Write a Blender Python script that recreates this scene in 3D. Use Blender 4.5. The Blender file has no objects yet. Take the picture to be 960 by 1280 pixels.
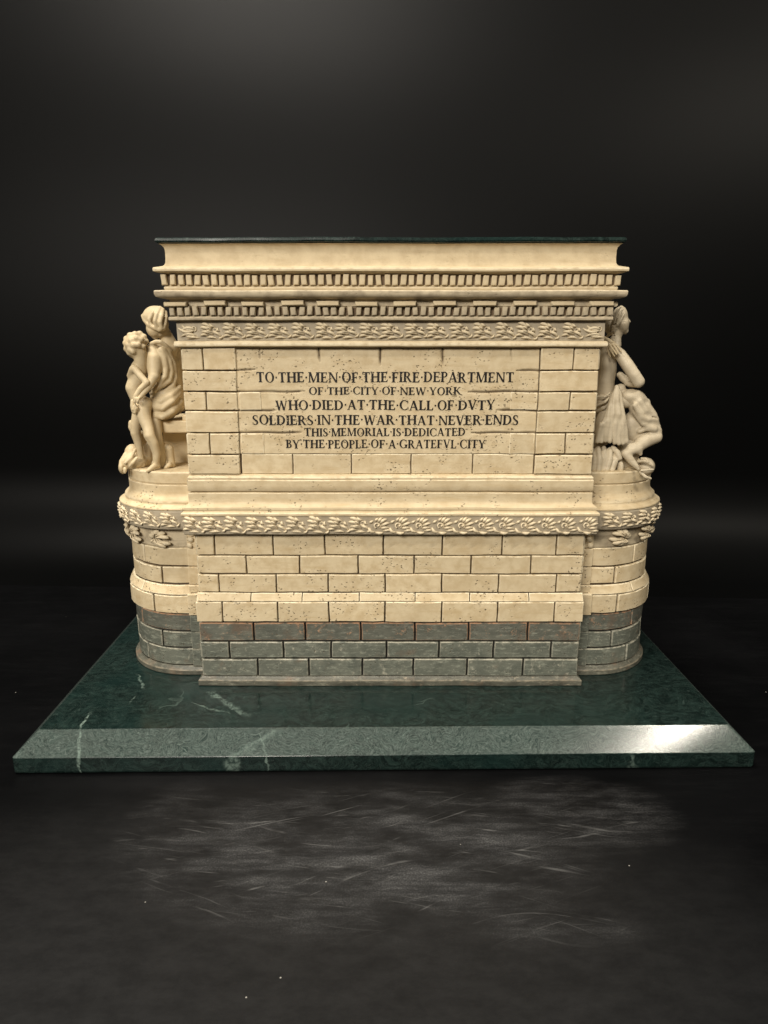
import bpy, math, random
import numpy as np
from mathutils import Vector, Matrix, noise
random.seed(7)
SC = bpy.context.scene
COL = SC.collection
SC.unit_settings.system = 'METRIC'
SC.unit_settings.scale_length = 0.01          # one unit is one centimetre

# ------------------------------------------------------------------ camera
cam_d = bpy.data.cameras.new('camera'); cam = bpy.data.objects.new('camera', cam_d); COL.objects.link(cam)
cam.location = (0, -24.95, 16.83)
cam.rotation_euler = (math.radians(90 - 13.57), 0, 0)
cam_d.sensor_fit = 'HORIZONTAL'; cam_d.sensor_width = 36; cam_d.lens = 870 / 960 * 36
cam_d.clip_start = 0.5; cam_d.clip_end = 2000
SC.camera = cam
# ------------------------------------------------------------------ world, lamps, exposure
W = bpy.data.worlds.new('World'); SC.world = W; W.use_nodes = True
W.node_tree.nodes['Background'].inputs[0].default_value = (1.0, .93, .82, 1)
W.node_tree.nodes['Background'].inputs[1].default_value = 0.015
SC.view_settings.view_transform = 'Standard'; SC.view_settings.look = 'None'
SC.view_settings.exposure = 0.16; SC.view_settings.gamma = 1
def area(name, loc, aim, sx, sy, power, col):
    d = bpy.data.lights.new(name, 'AREA'); d.shape = 'RECTANGLE'; d.size = sx; d.size_y = sy; d.energy = power; d.color = col
    o = bpy.data.objects.new(name, d); COL.objects.link(o); o.location = loc
    o.rotation_euler = (Vector(aim) - Vector(loc)).to_track_quat('-Z', 'Y').to_euler()
    return o
area('ceiling_lamp', (90, -86, 152), (0, 8, 10), 34, 3.2, 120000, (1.0, .92, .79))
area('overhead_lamp', (-38, -8, 172), (0, 8, 10), 90, 46, 300000, (1.0, .935, .84))
area('front_fill', (-62, -140, 92), (0, 8, 10), 80, 34, 275000, (1.0, .93, .83))  # added fill light from the front, not a known lamp

# ------------------------------------------------------------------ node helpers
class NT:
    def __init__(s, name):
        s.m = bpy.data.materials.new(name); s.m.use_nodes = True; s.t = s.m.node_tree
        s.b = s.t.nodes['Principled BSDF']; s.tc = s.t.nodes.new('ShaderNodeTexCoord')
    def n(s, typ, ins=None, **kw):
        nd = s.t.nodes.new('ShaderNode' + typ)
        for k, v in kw.items(): setattr(nd, k, v)
        for k, v in (ins or {}).items():
            sk = nd.inputs[k]
            if isinstance(v, bpy.types.NodeSocket): s.t.links.new(v, sk)
            else: sk.default_value = v
        return nd
    def noise(s, scale, det=4, rough=.55, vec=None, dist=0):
        return s.n('TexNoise', {'Scale': scale, 'Detail': det, 'Roughness': rough, 'Distortion': dist, 'Vector': vec or s.tc.outputs['Object']}).outputs['Fac']
    def ramp(s, fac, a, b, lo=0., hi=1.):
        return s.n('MapRange', {'Value': fac, 'From Min': a, 'From Max': b, 'To Min': lo, 'To Max': hi}, interpolation_type='SMOOTHSTEP').outputs[0]
    def mix(s, fac, a, b):
        nd = s.n('Mix', {}, data_type='RGBA')
        for i, v in ((0, fac), (6, a), (7, b)):
            if isinstance(v, bpy.types.NodeSocket): s.t.links.new(v, nd.inputs[i])
            else: nd.inputs[i].default_value = v if i == 0 else (*v, 1)
        return nd.outputs[2]
    def math(s, op, a, b=0.):
        return s.n('Math', {0: a, 1: b}, operation=op).outputs[0]
    def mapping(s, scale=(1, 1, 1), rot=(0, 0, 0), loc=(0, 0, 0), vec=None):
        return s.n('Mapping', {'Vector': vec or s.tc.outputs['Object'], 'Scale': scale, 'Rotation': rot, 'Location': loc}).outputs[0]
    def attr(s, name):
        return s.n('Attribute', {}, attribute_name=name).outputs['Fac']
    def out(s, col, rough, bump=None, bd=.02, bs=1., spec=.35):
        for k, v in (('Base Color', col), ('Roughness', rough)):
            if isinstance(v, bpy.types.NodeSocket): s.t.links.new(v, s.b.inputs[k])
            else: s.b.inputs[k].default_value = v if k != 'Base Color' else (*v, 1)
        s.b.inputs['Specular IOR Level'].default_value = spec
        if bump is not None:
            bn = s.n('Bump', {'Height': bump, 'Distance': bd, 'Strength': bs}).outputs[0]
            s.t.links.new(bn, s.b.inputs['Normal'])
        return s.m

def stone(name, base, wash, edge, pitted=1., washamt=.5, rough=.62, warm=None, grain=.5, streaky=0.):
    s = NT(name)
    rnd = s.n('ObjectInfo').outputs['Random']
    big = s.noise(.55, 3); mid = s.noise(2.2, 5, .6); fine = s.noise(14, 4, .6)
    streak = s.noise(1.0, 4, .6, s.mapping((.6, .6, 5)))
    c = s.mix(s.ramp(mid, .35, .75, 0, washamt), base, wash)
    c = s.mix(s.math('MULTIPLY', s.ramp(big, .45, .7), .35 * washamt + .1), c, wash)
    c = s.mix(s.math('MULTIPLY', rnd, .42), c, tuple(x * .74 for x in base))
    c = s.mix(s.ramp(streak, .5, .8, 0, washamt), c, wash)
    if streaky:
        c = s.mix(s.math('MULTIPLY', s.ramp(s.noise(1.0, 6, .8, s.mapping((1.8, 1.8, 7), loc=(2, 2, 2))), .50, .68), .8), c, tuple(min(1, v * 2.1) for v in base))
        c = s.mix(s.ramp(s.noise(3.0, 6, .8, s.mapping(loc=(8, 1, 4))), .56, .70, 0, .8), c, edge)
    if warm: c = s.mix(s.ramp(s.noise(.8, 3, .6, s.mapping(loc=(5, 3, 9))), .56, .74, 0, .65), c, warm)
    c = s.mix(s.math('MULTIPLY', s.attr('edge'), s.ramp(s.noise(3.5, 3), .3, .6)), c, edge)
    c = s.mix(s.attr('groove'), c, (.085, .055, .026))
    # clustered casting pits
    cluster = s.ramp(s.noise(.9, 2, .5, s.mapping(loc=(3, 7, 1))), .49, .60)
    vc = s.n('TexVoronoi', {'Vector': s.mapping((6.5, 6.5, 9.5), vec=s.n('VectorMath', {0: s.tc.outputs['Object'], 1: s.n('VectorMath', {0: s.n('TexNoise', {'Vector': s.tc.outputs['Object'], 'Scale': 6.}).outputs['Color'], 'Scale': .16}, operation='SCALE').outputs[0]}, operation='ADD').outputs[0]), 'Scale': 1.}).outputs['Distance']
    pit = s.math('MULTIPLY', s.ramp(vc, .33, .17), s.math('MULTIPLY', cluster, pitted))
    keep = s.ramp(s.noise(9, 1), .45, .55)
    pit = s.math('MULTIPLY', pit, keep)
    c = s.mix(s.math('MULTIPLY', pit, .72), c, (.13, .085, .04))
    c = s.mix(s.ramp(fine, .62, .78, 0, .18), c, wash)
    h = s.math('ADD', s.math('MULTIPLY', mid, .55), s.math('MULTIPLY', fine, .22 * grain))
    h = s.math('SUBTRACT', h, s.math('MULTIPLY', pit, 1.3))
    return s.out(c, rough, h, .045, .8)

CREAM = (.69, .57, .37)
M = {}
M['cream'] = stone('cream_resin_stone', CREAM, (.50, .375, .205), (.88, .77, .55), washamt=.75)
M['smooth'] = stone('smooth_cream_resin', CREAM, (.47, .36, .21), (.86, .76, .55), pitted=.12, washamt=.6, grain=.4)
M['figure'] = stone('yellowed_figure_resin', (.67, .55, .35), (.49, .37, .205), (.8, .68, .46), pitted=0, washamt=.55, rough=.5, grain=.25)
M['figure_grey'] = stone('greyed_figure_resin', (.64, .55, .395), (.42, .345, .23), (.8, .7, .5), pitted=0, washamt=.7, rough=.5, grain=.3)
M['dirty'] = stone('washed_cream_resin', (.56, .47, .32), (.27, .215, .145), (.74, .63, .44), pitted=.3, washamt=.85)
M['relief'] = stone('raised_ornament_resin', (.72, .61, .42), (.52, .42, .27), (.8, .7, .5), pitted=0, washamt=.4)
M['ground'] = stone('grey_washed_relief_ground', (.46, .39, .28), (.30, .25, .17), (.55, .48, .35), pitted=.2, washamt=.8)
M['joint'] = stone('dark_joint_wash', (.11, .072, .037), (.05, .034, .018), (.1, .07, .04), pitted=0)
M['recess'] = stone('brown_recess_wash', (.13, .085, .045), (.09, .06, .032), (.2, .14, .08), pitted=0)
M['joint_dark'] = stone('black_joint_wash', (.02, .018, .015), (.01, .01, .008), (.03, .03, .02), pitted=0)
M['grey'] = stone('dark_grey_painted_stone', (.150, .158, .126), (.080, .090, .074), (.44, .42, .33), pitted=.55, washamt=.7, warm=(.17, .125, .085), rough=.40, streaky=1.)
M['grey_rust'] = stone('rust_tinged_grey_stone', (.140, .142, .114), (.074, .080, .066), (.50, .29, .17), pitted=.55, washamt=.7, warm=(.15, .10, .068), rough=.40, streaky=1.)
M['plinth'] = stone('worn_plinth_stone', (.125, .122, .094), (.065, .066, .052), (.34, .29, .21), pitted=.3, washamt=1., warm=(.20, .13, .085), rough=.42, streaky=1.)

def ink():
    s = NT('black_letter_paint')
    c = s.mix(s.ramp(s.noise(7, 3, .6), .66, .72), (.012, .010, .009), (.42, .33, .2))
    return s.out(c, .45)
M['ink'] = ink()

def marble(name, veins):
    s = NT(name); P = s.tc.outputs['Object']
    warp = s.n('VectorMath', {0: P, 1: s.n('VectorMath', {0: s.n('TexNoise', {'Vector': P, 'Scale': .45, 'Detail': 3.}).outputs['Color'], 'Scale': 3.5}, operation='SCALE').outputs[0]}, operation='ADD').outputs[0]
    f1 = s.noise(1.3, 8, .72, s.mapping((1, 2.6, 2.6), (0, 0, .5), vec=warp))
    f2 = s.noise(5.5, 6, .75, s.mapping((1, 2.2, 2.2), (0, 0, -.8), vec=warp), 1.2)
    f3 = s.noise(.35, 3, .5)
    c = s.mix(s.ramp(f1, .36, .74), (.0030, .0074, .0065), (.018, .035, .030))
    c = s.mix(s.ramp(f2, .50, .72, 0, .5), c, (.060, .084, .074))
    c = s.mix(s.ramp(s.noise(9, 5, .8, s.mapping((1, 2, 2), (0, 0, 1.1), vec=warp), .8), .56, .72, 0, .45), c, (.085, .122, .106))
    c = s.mix(s.ramp(f3, .42, .7, 0, .5), c, (.006, .020, .018))
    vo = s.n('TexVoronoi', {'Vector': s.mapping((1, 1, 1), vec=warp), 'Scale': .16}, feature='DISTANCE_TO_EDGE').outputs['Distance']
    c = s.mix(s.math('MULTIPLY', s.ramp(vo, .012, .002), s.ramp(s.noise(.3, 2, .5, s.mapping(loc=(9, 0, 0))), .58, .68, 0, .22)), c, (.14, .20, .17))
    sep = s.n('SeparateXYZ', {0: s.n('VectorMath', {0: P, 1: s.n('VectorMath', {0: s.n('VectorMath', {0: s.n('TexNoise', {'Vector': P, 'Scale': 1.6, 'Detail': 4.}).outputs['Color'], 1: (.5, .5, .5)}, operation='SUBTRACT').outputs[0], 'Scale': .55}, operation='SCALE').outputs[0]}, operation='ADD').outputs[0]})
    X, Y = sep.outputs[0], sep.outputs[1]
    for x0, y0, x1, y1, w, a in veins:
        L = math.hypot(x1 - x0, y1 - y0); ux, uy = (x1 - x0) / L, (y1 - y0) / L
        dx = s.math('SUBTRACT', X, x0); dy = s.math('SUBTRACT', Y, y0)
        al = s.math('ADD', s.math('MULTIPLY', dx, ux), s.math('MULTIPLY', dy, uy))
        ac = s.math('ABSOLUTE', s.math('SUBTRACT', s.math('MULTIPLY', dx, uy), s.math('MULTIPLY', dy, ux)))
        inside = s.math('MULTIPLY', s.ramp(al, -.15, .25), s.ramp(al, L + .15, L - .5))
        vn = s.math('MULTIPLY', inside, s.ramp(ac, w, w * .25))
        vn = s.math('MULTIPLY', vn, s.ramp(s.noise(5, 4, .75), .38, .62, .1, 1))
        c = s.mix(s.math('MULTIPLY', vn, a), c, (.20, .27, .23))
    bevel_sheen = s.attr('edge')
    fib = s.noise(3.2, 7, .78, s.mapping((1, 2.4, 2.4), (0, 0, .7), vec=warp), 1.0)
    c = s.mix(s.math('MULTIPLY', bevel_sheen, s.ramp(fib, .54, .66, 0, .75)), c, (.16, .205, .18))
    c = s.mix(s.math('MULTIPLY', bevel_sheen, s.ramp(fib, .46, .38, 0, .6)), c, (.010, .018, .016))
    c = s.mix(s.math('MULTIPLY', bevel_sheen, s.ramp(f2, .30, .72, .05, .85)), c, (.112, .138, .124))  # bevel colour painted paler, standing in for its reflected sheen
    g = s.noise(26, 3, .7)
    return s.out(c, s.math('ADD', s.math('MULTIPLY', bevel_sheen, -.055), .19), g, .006, s.math('ADD', s.math('MULTIPLY', bevel_sheen, .12), .03), spec=.5)
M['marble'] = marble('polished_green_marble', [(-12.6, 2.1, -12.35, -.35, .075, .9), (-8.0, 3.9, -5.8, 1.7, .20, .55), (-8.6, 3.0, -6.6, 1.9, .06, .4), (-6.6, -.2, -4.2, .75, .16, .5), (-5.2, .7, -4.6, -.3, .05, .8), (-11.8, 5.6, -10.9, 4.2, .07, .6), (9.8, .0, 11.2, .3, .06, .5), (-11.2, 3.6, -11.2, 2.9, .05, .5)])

def board():
    s = NT('scuffed_black_board'); P = s.tc.outputs['Object']
    c = s.mix(s.ramp(s.noise(.12, 4, .6), .4, .7), (.0014, .0015, .0017), (.0026, .0027, .0030))
    # pale scuffed dust patches, and a broad paler oval, at the board's front
    sep = s.n('SeparateXYZ', {0: P})
    def blob(cx, cy, rx, ry):
        a = s.math('POWER', s.math('DIVIDE', s.math('SUBTRACT', sep.outputs[0], cx), rx), 2.)
        b = s.math('POWER', s.math('DIVIDE', s.math('SUBTRACT', sep.outputs[1], cy), ry), 2.)
        return s.ramp(s.math('ADD', a, b), 1., 0.)
    m = s.math('MAXIMUM', blob(-.8, -4.6, 9.5, 4.2), s.math('MULTIPLY', blob(7.0, -2.6, 4.5, 2.6), .6))
    m = s.math('MAXIMUM', m, s.math('MULTIPLY', blob(-7.5, -3.6, 2.4, 3.4), .45))
    m = s.math('MAXIMUM', m, s.math('MULTIPLY', blob(5.0, -7.6, 3.5, 1.3), .35))
    m = s.math('MAXIMUM', m, .025)
    cloud = s.math('MULTIPLY', s.ramp(s.noise(.26, 7, .68, s.mapping((1, 2.6, 1), (0, 0, .06))), .34, .74), m)
    c = s.mix(s.math('MULTIPLY', blob(-3., -10., 19., 11.5), s.ramp(s.noise(.9, 6, .75, s.mapping((1, 1.8, 1))), .25, .75, .07, .13)), c, (.12, .12, .119))  # broad paler oval, fading out towards the back and sides
    g = s.math('MULTIPLY', s.ramp(s.noise(16, 5, .8), .42, .70, .25, 1.), s.ramp(s.noise(1.0, 5, .75, s.mapping((.35, 2.6, 1), (0, 0, .08))), .38, .64, .25, 1.))
    c = s.mix(s.math('MULTIPLY', s.math('MULTIPLY', cloud, g), .75), c, (.21, .21, .21))
    # hair scratches sweeping in long shallow arcs
    for i, (rot, sc, mx, lo_) in enumerate([(.10, .8, 1., .63), (-.12, .9, 1., .63), (.22, 1.1, .8, .65), (.03, 1.6, .8, .65), (-.22, 1.0, .8, .64), (.72, 1.3, .55, .67), (1.25, 1.2, .3, .68), (2.5, 1.1, .25, .68)]):
        w = s.n('TexNoise', {'Vector': s.mapping((1, 1, 1), (0, 0, 0), (i * 3., i * 2., 0)), 'Scale': .09, 'Detail': 0.}).outputs['Color']
        v = s.n('VectorMath', {0: P, 1: s.n('VectorMath', {0: w, 'Scale': 9.0}, operation='SCALE').outputs[0]}, operation='ADD').outputs[0]
        f = s.noise(1.0, 3, .55, s.mapping((.10 * sc, 6.5 * sc, 1), (0, 0, rot), (i * 7.3, i * 3.1, 0), v))
        t = s.ramp(f, lo_, lo_ + .07)
        brk = s.ramp(s.noise(.5, 3, .6, s.mapping(loc=(i * 5, 2, 0))), .44, .64)
        t = s.math('MULTIPLY', s.math('MULTIPLY', t, brk), s.math('MULTIPLY', s.ramp(m, 0, .7), mx))
        c = s.mix(s.math('MULTIPLY', t, .36), c, (.19, .19, .185))
    sp = s.n('TexVoronoi', {'Vector': P, 'Scale': 1.1}).outputs
    dot = s.math('MULTIPLY', s.ramp(sp['Distance'], .036, .016), s.ramp(s.n('SeparateColor', {0: sp['Color']}).outputs[0], .80, .82))
    c = s.mix(dot, c, (.30, .29, .26))
    r = s.ramp(cloud, 0, .6, .42, .72)
    return s.out(c, r, s.noise(30, 2, .6), .006, .25, spec=.08)
M['board'] = board()
def backdrop():
    s = NT('black_backdrop_sheet')
    c = s.mix(s.ramp(s.noise(.06, 3), .3, .7), (.0011, .0012, .0012), (.0015, .0016, .0016))
    return s.out(c, .46, s.noise(22, 2), .004, .12, spec=.07)
M['backdrop'] = backdrop()

# ------------------------------------------------------------------ mesh helpers
def wob(p, a=.022):
    v = noise.noise_vector(Vector(p) * .55 + Vector((3, 1, 7)))
    w = noise.noise_vector(Vector(p) * 2.3)
    return (p[0] + v.x * a + w.x * a * .35, p[1] + v.y * a + w.y * a * .35, p[2] + v.z * a * .9 + w.z * a * .35)
def mesh(name, vs, fs, mat, smooth=True, wobble=0., attrs=None, sharp=None):
    if wobble: vs = [wob(v, wobble) for v in vs]
    me = bpy.data.meshes.new(name); me.from_pydata([tuple(v) for v in vs], [], [tuple(f) for f in fs]); me.update()
    me.materials.append(mat)
    if smooth: me.polygons.foreach_set('use_smooth', [True] * len(me.polygons))
    for k, vals in (attrs or {}).items():
        a = me.attributes.new(k, 'FLOAT', 'POINT'); a.data.foreach_set('value', vals)
    if sharp: me.set_sharp_from_angle(angle=math.radians(sharp))
    return me
def put(name, me, parent=None, loc=(0, 0, 0), rot=(0, 0, 0), scale=(1, 1, 1), label=None):
    o = bpy.data.objects.new(name, me); COL.objects.link(o); o.parent = parent
    o.location = loc; o.rotation_euler = rot; o.scale = scale
    if label: o['label'] = label
    return o
def dup(o, parent, loc, rot=(0, 0, 0), scale=(1, 1, 1)):
    c = o.copy(); COL.objects.link(c); c.parent = parent; c.location = loc; c.rotation_euler = rot; c.scale = scale
    return c

CX, W0, Y0, YB = .27, 8.65, 4.45, 12.9      # main block: half width, front, back
TX, TY = 9.68, 8.68                          # centre of the rounded ends
def rect_ring(o, step=.35):
    x0, x1, y0, y1 = -W0 - o, W0 + o, Y0 - o, YB + o
    pts = []
    for (ax, ay, bx, by) in ((x0, y0, x1, y0), (x1, y0, x1, y1), (x1, y1, x0, y1), (x0, y1, x0, y0)):
        n = 50 if abs(bx - ax) > 1 else 24
        for i in range(n): pts.append((ax + (bx - ax) * i / n, ay + (by - ay) * i / n))
    return pts
def round_ring(side, R, flat=1.2):
    pts = []
    n = 40
    pts.append((side * (TX - flat), TY - R))
    for i in range(n + 1):
        a = math.pi * i / n
        pts.append((side * (TX + R * math.sin(a)), TY - R * math.cos(a)))
    pts.append((side * (TX - flat), TY + R))
    if side > 0: return pts
    return pts[::-1]
def sweep(name, ringf, prof, mat, parent, wobble=.022, cap=(True, True), label=None, sub=.14, sharp=38):
    # prof: list of (offset, z); sharp corners stay, long runs get extra rows
    pr = []; E_ = []
    for i, (o, z) in enumerate(prof):
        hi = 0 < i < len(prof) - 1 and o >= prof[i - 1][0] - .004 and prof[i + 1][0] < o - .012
        if i:
            o0, z0 = prof[i - 1]; L = math.hypot(o - o0, z - z0)
            n = max(1, int(L / sub))
            tail = hi and L > .08
            for k in range(1, n): pr.append((o0 + (o - o0) * k / n, z0 + (z - z0) * k / n)); E_.append(0.)
            if tail: f_ = 1 - .035 / L; pr.append((o0 + (o - o0) * f_, z0 + (z - z0) * f_)); E_.append(0.)
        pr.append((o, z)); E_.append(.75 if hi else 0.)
    vs, fs = [], []
    N = len(ringf(0.))
    for o, z in pr:
        for x, y in ringf(o): vs.append((x, y, z))
    for r in range(len(pr) - 1):
        for i in range(N):
            j = (i + 1) % N
            fs.append((r * N + i, r * N + j, (r + 1) * N + j, (r + 1) * N + i))
    if cap[0]: fs.append(tuple(range(N))[::-1])
    if cap[1]: fs.append(tuple(range((len(pr) - 1) * N, len(pr) * N)))
    return put(name, mesh(name, vs, fs, mat, True, wobble, {'edge': [e for e in E_ for _ in range(N)]} if mat is not M['marble'] else None, sharp), parent, label=label)
def bev(o, z0, z1, b=.035):       # a fillet with softened edges
    return [(o - .25, z0), (o - b, z0), (o, z0 + b), (o, z1 - b), (o - b, z1), (o - .25, z1)]

def brick(parent, s0, s1, z0, z1, mapf, mat, depth=.12, gap=.066, b=.030, name='brick'):
    s0 += gap / 2; s1 -= gap / 2; z0 += gap / 2; z1 -= gap / 2
    jz0, jz1 = random.uniform(-.018, .018), random.uniform(-.018, .018)
    dd = depth + random.uniform(-.012, .02)
    n = max(2, int(abs(s1 - s0) / .45)); m = 2
    S = [(s0, 0), (s0, .72), (s0 + b, 1), (s0 + b + .02, 1)] + [(s0 + b + (s1 - s0 - 2 * b) * i / n, 1) for i in range(1, n)] + [(s1 - b - .02, 1), (s1 - b, 1), (s1, .72), (s1, 0)]
    Z = [(z0, 0), (z0, .72), (z0 + b, 1), (z0 + b + .02, 1), ((z0 + z1) / 2, 1), (z1 - b - .02, 1), (z1 - b, 1), (z1, .72), (z1, 0)]
    vs, at = [], []
    for zi, (z, dz) in enumerate(Z):
        for s, ds in S:
            d = min(ds, dz)
            k = (z - z0) / (z1 - z0)
            zz = z + (jz0 * (1 - k) + jz1 * k) * .6 + noise.noise(Vector((s * 1.7, z * 3, 5))) * .02
            ss = s + noise.noise(Vector((s * 2, z * 2.2, 9))) * .02
            vs.append(mapf(ss, zz, d * dd - (1 - d) * .02 + noise.noise(Vector((s * 1.3, z * 2.5, 2))) * .012 * (d == 1)))
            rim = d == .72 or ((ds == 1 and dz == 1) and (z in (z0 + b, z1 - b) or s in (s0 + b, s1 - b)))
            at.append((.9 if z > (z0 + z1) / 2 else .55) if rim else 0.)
    N = len(S); fs = []
    for r in range(len(Z) - 1):
        for i in range(N - 1): fs.append((r * N + i, r * N + i + 1, (r + 1) * N + i + 1, (r + 1) * N + i))
    me = mesh(name, vs, fs, mat, True, .022, {'edge': at}, 24)
    return put(name, me, parent)

def front(y): return lambda s, z, d: (s, y - d, z)

# ------------------------------------------------------------------ table, backdrop
def table_and_backdrop():
    X = 110
    vs = [(-X, -70, 0), (X, -70, 0), (X, 30, 0), (-X, 30, 0)]
    t = put('table_top', mesh('table_top', vs, [(0, 1, 2, 3)], M['board'], False)); t['kind'] = 'structure'
    # sheet lies on the table behind the object and curves up
    prof = [(-6 + 27.0, .004), (22.0, .012), (22.8, .04)]
    Rr = 7.0
    for i in range(1, 25):
        a = math.radians(90) * i / 24
        prof.append((23.2 + Rr * math.sin(a), .05 + Rr * (1 - math.cos(a))))
    y, z = prof[-1]
    for i in range(1, 31):                       # the sheet leans back more and more towards its top
        a = math.radians(90 - 19 * max(0., min(1., (i - 2.5) / 13))); y += 2.2 * math.cos(a); z += 2.2 * math.sin(a); prof.append((y, z))
    vs, fs = [], []
    n = 24
    for i, (y, z) in enumerate(prof):
        for k in range(n + 1): vs.append((-X + 2 * X * k / n, y, z))
    for i in range(len(prof) - 1):
        for k in range(n): a = i * (n + 1) + k; fs.append((a, a + 1, a + n + 2, a + n + 1))
    b = put('backdrop', mesh('backdrop', vs, fs, M['backdrop']), None, (0, 0, 0), (0, 0, math.radians(-3))); b['kind'] = 'structure'
table_and_backdrop()

# ------------------------------------------------------------------ marble base
def marble_base():
    w, T, e, c, D = 15., 1.52, .72, .80, 17.6
    rings = [(0.10, 0.0), (.02, .05), (0, .12), (0, e - .012), (.012, e + .012), (c - .015, T - .015), (c + .02, T)]
    vs, fs, at = [], [], []
    def ring(o, z):
        r = []
        n = 4
        for (sx, sy) in ((-1, -1), (1, -1), (1, 1), (-1, 1)):
            cx_, cy_ = sx * (w - .12), (.12 if sy < 0 else D - .12)
            a0 = {(-1, -1): math.pi, (1, -1): 1.5 * math.pi, (1, 1): 0, (-1, 1): .5 * math.pi}[(sx, sy)]
            for i in range(n + 1):
                a = a0 + math.pi / 2 * i / n
                rr = max(.12 - o, .0) if o < .12 else .0
                px = cx_ + math.cos(a) * .12 ; py = cy_ + math.sin(a) * .12
                px -= sx * o; py -= sy * o
                r.append((px, py, z))
        return r
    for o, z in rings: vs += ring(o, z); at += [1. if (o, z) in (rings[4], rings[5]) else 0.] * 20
    N = 20
    for r in range(len(rings) - 1):
        for i in range(N): j = (i + 1) % N; fs.append((r * N + i, r * N + j, (r + 1) * N + j, (r + 1) * N + i))
    fs.append(tuple(range((len(rings) - 1) * N, len(rings) * N))); fs.append(tuple(range(N))[::-1])
    vs = [(x, y, z) for x, y, z in vs]
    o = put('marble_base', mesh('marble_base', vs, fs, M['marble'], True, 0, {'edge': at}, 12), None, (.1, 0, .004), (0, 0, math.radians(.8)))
    o['label'] = 'dark green marble slab with sloping edges and pale veins under the cream memorial'; o['category'] = 'stone base'
marble_base()

# ------------------------------------------------------------------ the memorial
ROOT = bpy.data.objects.new('memorial_miniature', None); COL.objects.link(ROOT)
ROOT.location = (CX, 0, 0.012)
ROOT.empty_display_size = 2
ROOT['label'] = 'cream firemen memorial with black inscription and carved figures standing on the green marble slab'
ROOT['category'] = 'memorial'

Z3 = [1.92, 2.82, 3.67, 4.60]
CJ = {'A': [-7.74, -5.17, -2.88, -.3, 2.3, 4.95, 7.34], 'B': [-6.37, -4.03, -1.41, 1.08, 3.6, 6.26], 'C': [-7.66, -5.09, -2.77, -.22, 2.3, 4.84, 7.44],
      'D': [-6.22, -3.92, -1.38, 1.13, 3.56, 6.21], 'E': [-7.53, -5.05, -2.75, -.23, 2.32, 4.82, 7.39], 'F': [-6.17, -3.84, -1.32, 1.14, 3.57, 6.24],
      'G': [-7.32, -4.86, -2.68, -.16, 2.24, 4.72, 7.35], 'H': [-6.07, -3.72, -1.26, 1.09, 3.55, 6.11]}
def spans(l, a, b): l = [a] + l + [b]; return list(zip(l[:-1], l[1:]))

# lower wall
lower = sweep('lower_wall', rect_ring, [(-.13, 1.9), (-.13, 4.6)], M['joint_dark'], ROOT, label='grey painted lower courses of the front wall')
for row, (z0, z1) in zip('HGF', zip(Z3[:-1], Z3[1:])):
    for i, (a, b) in enumerate(spans(CJ[row], -W0, W0)):
        brick(lower, a, b, z0, z1, front(Y0 + .12), M['grey_rust' if row == 'F' else 'grey'], gap=.085)
    for sgn in (-1, 1):
        brick(lower, Y0 + .02, Y0 + 1.5, z0, z1, (lambda sg: lambda s, z, d: (sg * (W0 - .12 + d), s, z))(sgn), M['grey'])
sweep('plinth', rect_ring, [(-.2, 1.5), (.11, 1.5), (.15, 1.55), (.15, 1.78), (.12, 1.84), (.02, 1.9), (-.02, 1.94), (-.2, 1.94)], M['plinth'], ROOT, label='worn moulded plinth strip at the foot of the wall')
mid = sweep('middle_wall', rect_ring, [(-.13, 4.6), (-.05, 5.5), (-.22, 6.0), (-.22, 8.85)], M['joint'], ROOT, label='cream block courses of the front wall')
for a, b in spans(CJ['E'], -W0 - .08, W0 + .08): brick(mid, a, b, 4.62, 5.62, front(Y0 + .04), M['cream'], depth=.12)
def slope(s, z, d):
    k = (z - 5.6) / .38
    return (s, Y0 - .06 + .17 * k - d, 5.6 + .38 * k + d * .3)
for a, b in spans(CJ['D'], -W0 - .02, W0 + .02): brick(mid, a, b, 5.60, 5.99, slope, M['cream'], depth=.03, b=.03, gap=.04)
for row, z0, z1 in (('C', 5.98, 6.85), ('B', 6.85, 7.72), ('A', 7.72, 8.72)):
    for a, b in spans(CJ[row], -W0 + .08, W0 - .08): brick(mid, a, b, z0, z1, front(Y0 + .2), M['cream'], depth=.13)
for sgn in (-1, 1):
    fm = (lambda sg: lambda s, z, d: (sg * (W0 - .2 + d), s, z))(sgn)
    for z0, z1 in ((4.62, 5.6), (5.98, 6.85), (6.85, 7.72), (7.72, 8.72)): brick(mid, Y0 + .1, Y0 + 1.5, z0, z1, fm, M['cream'], depth=.13)

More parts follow.
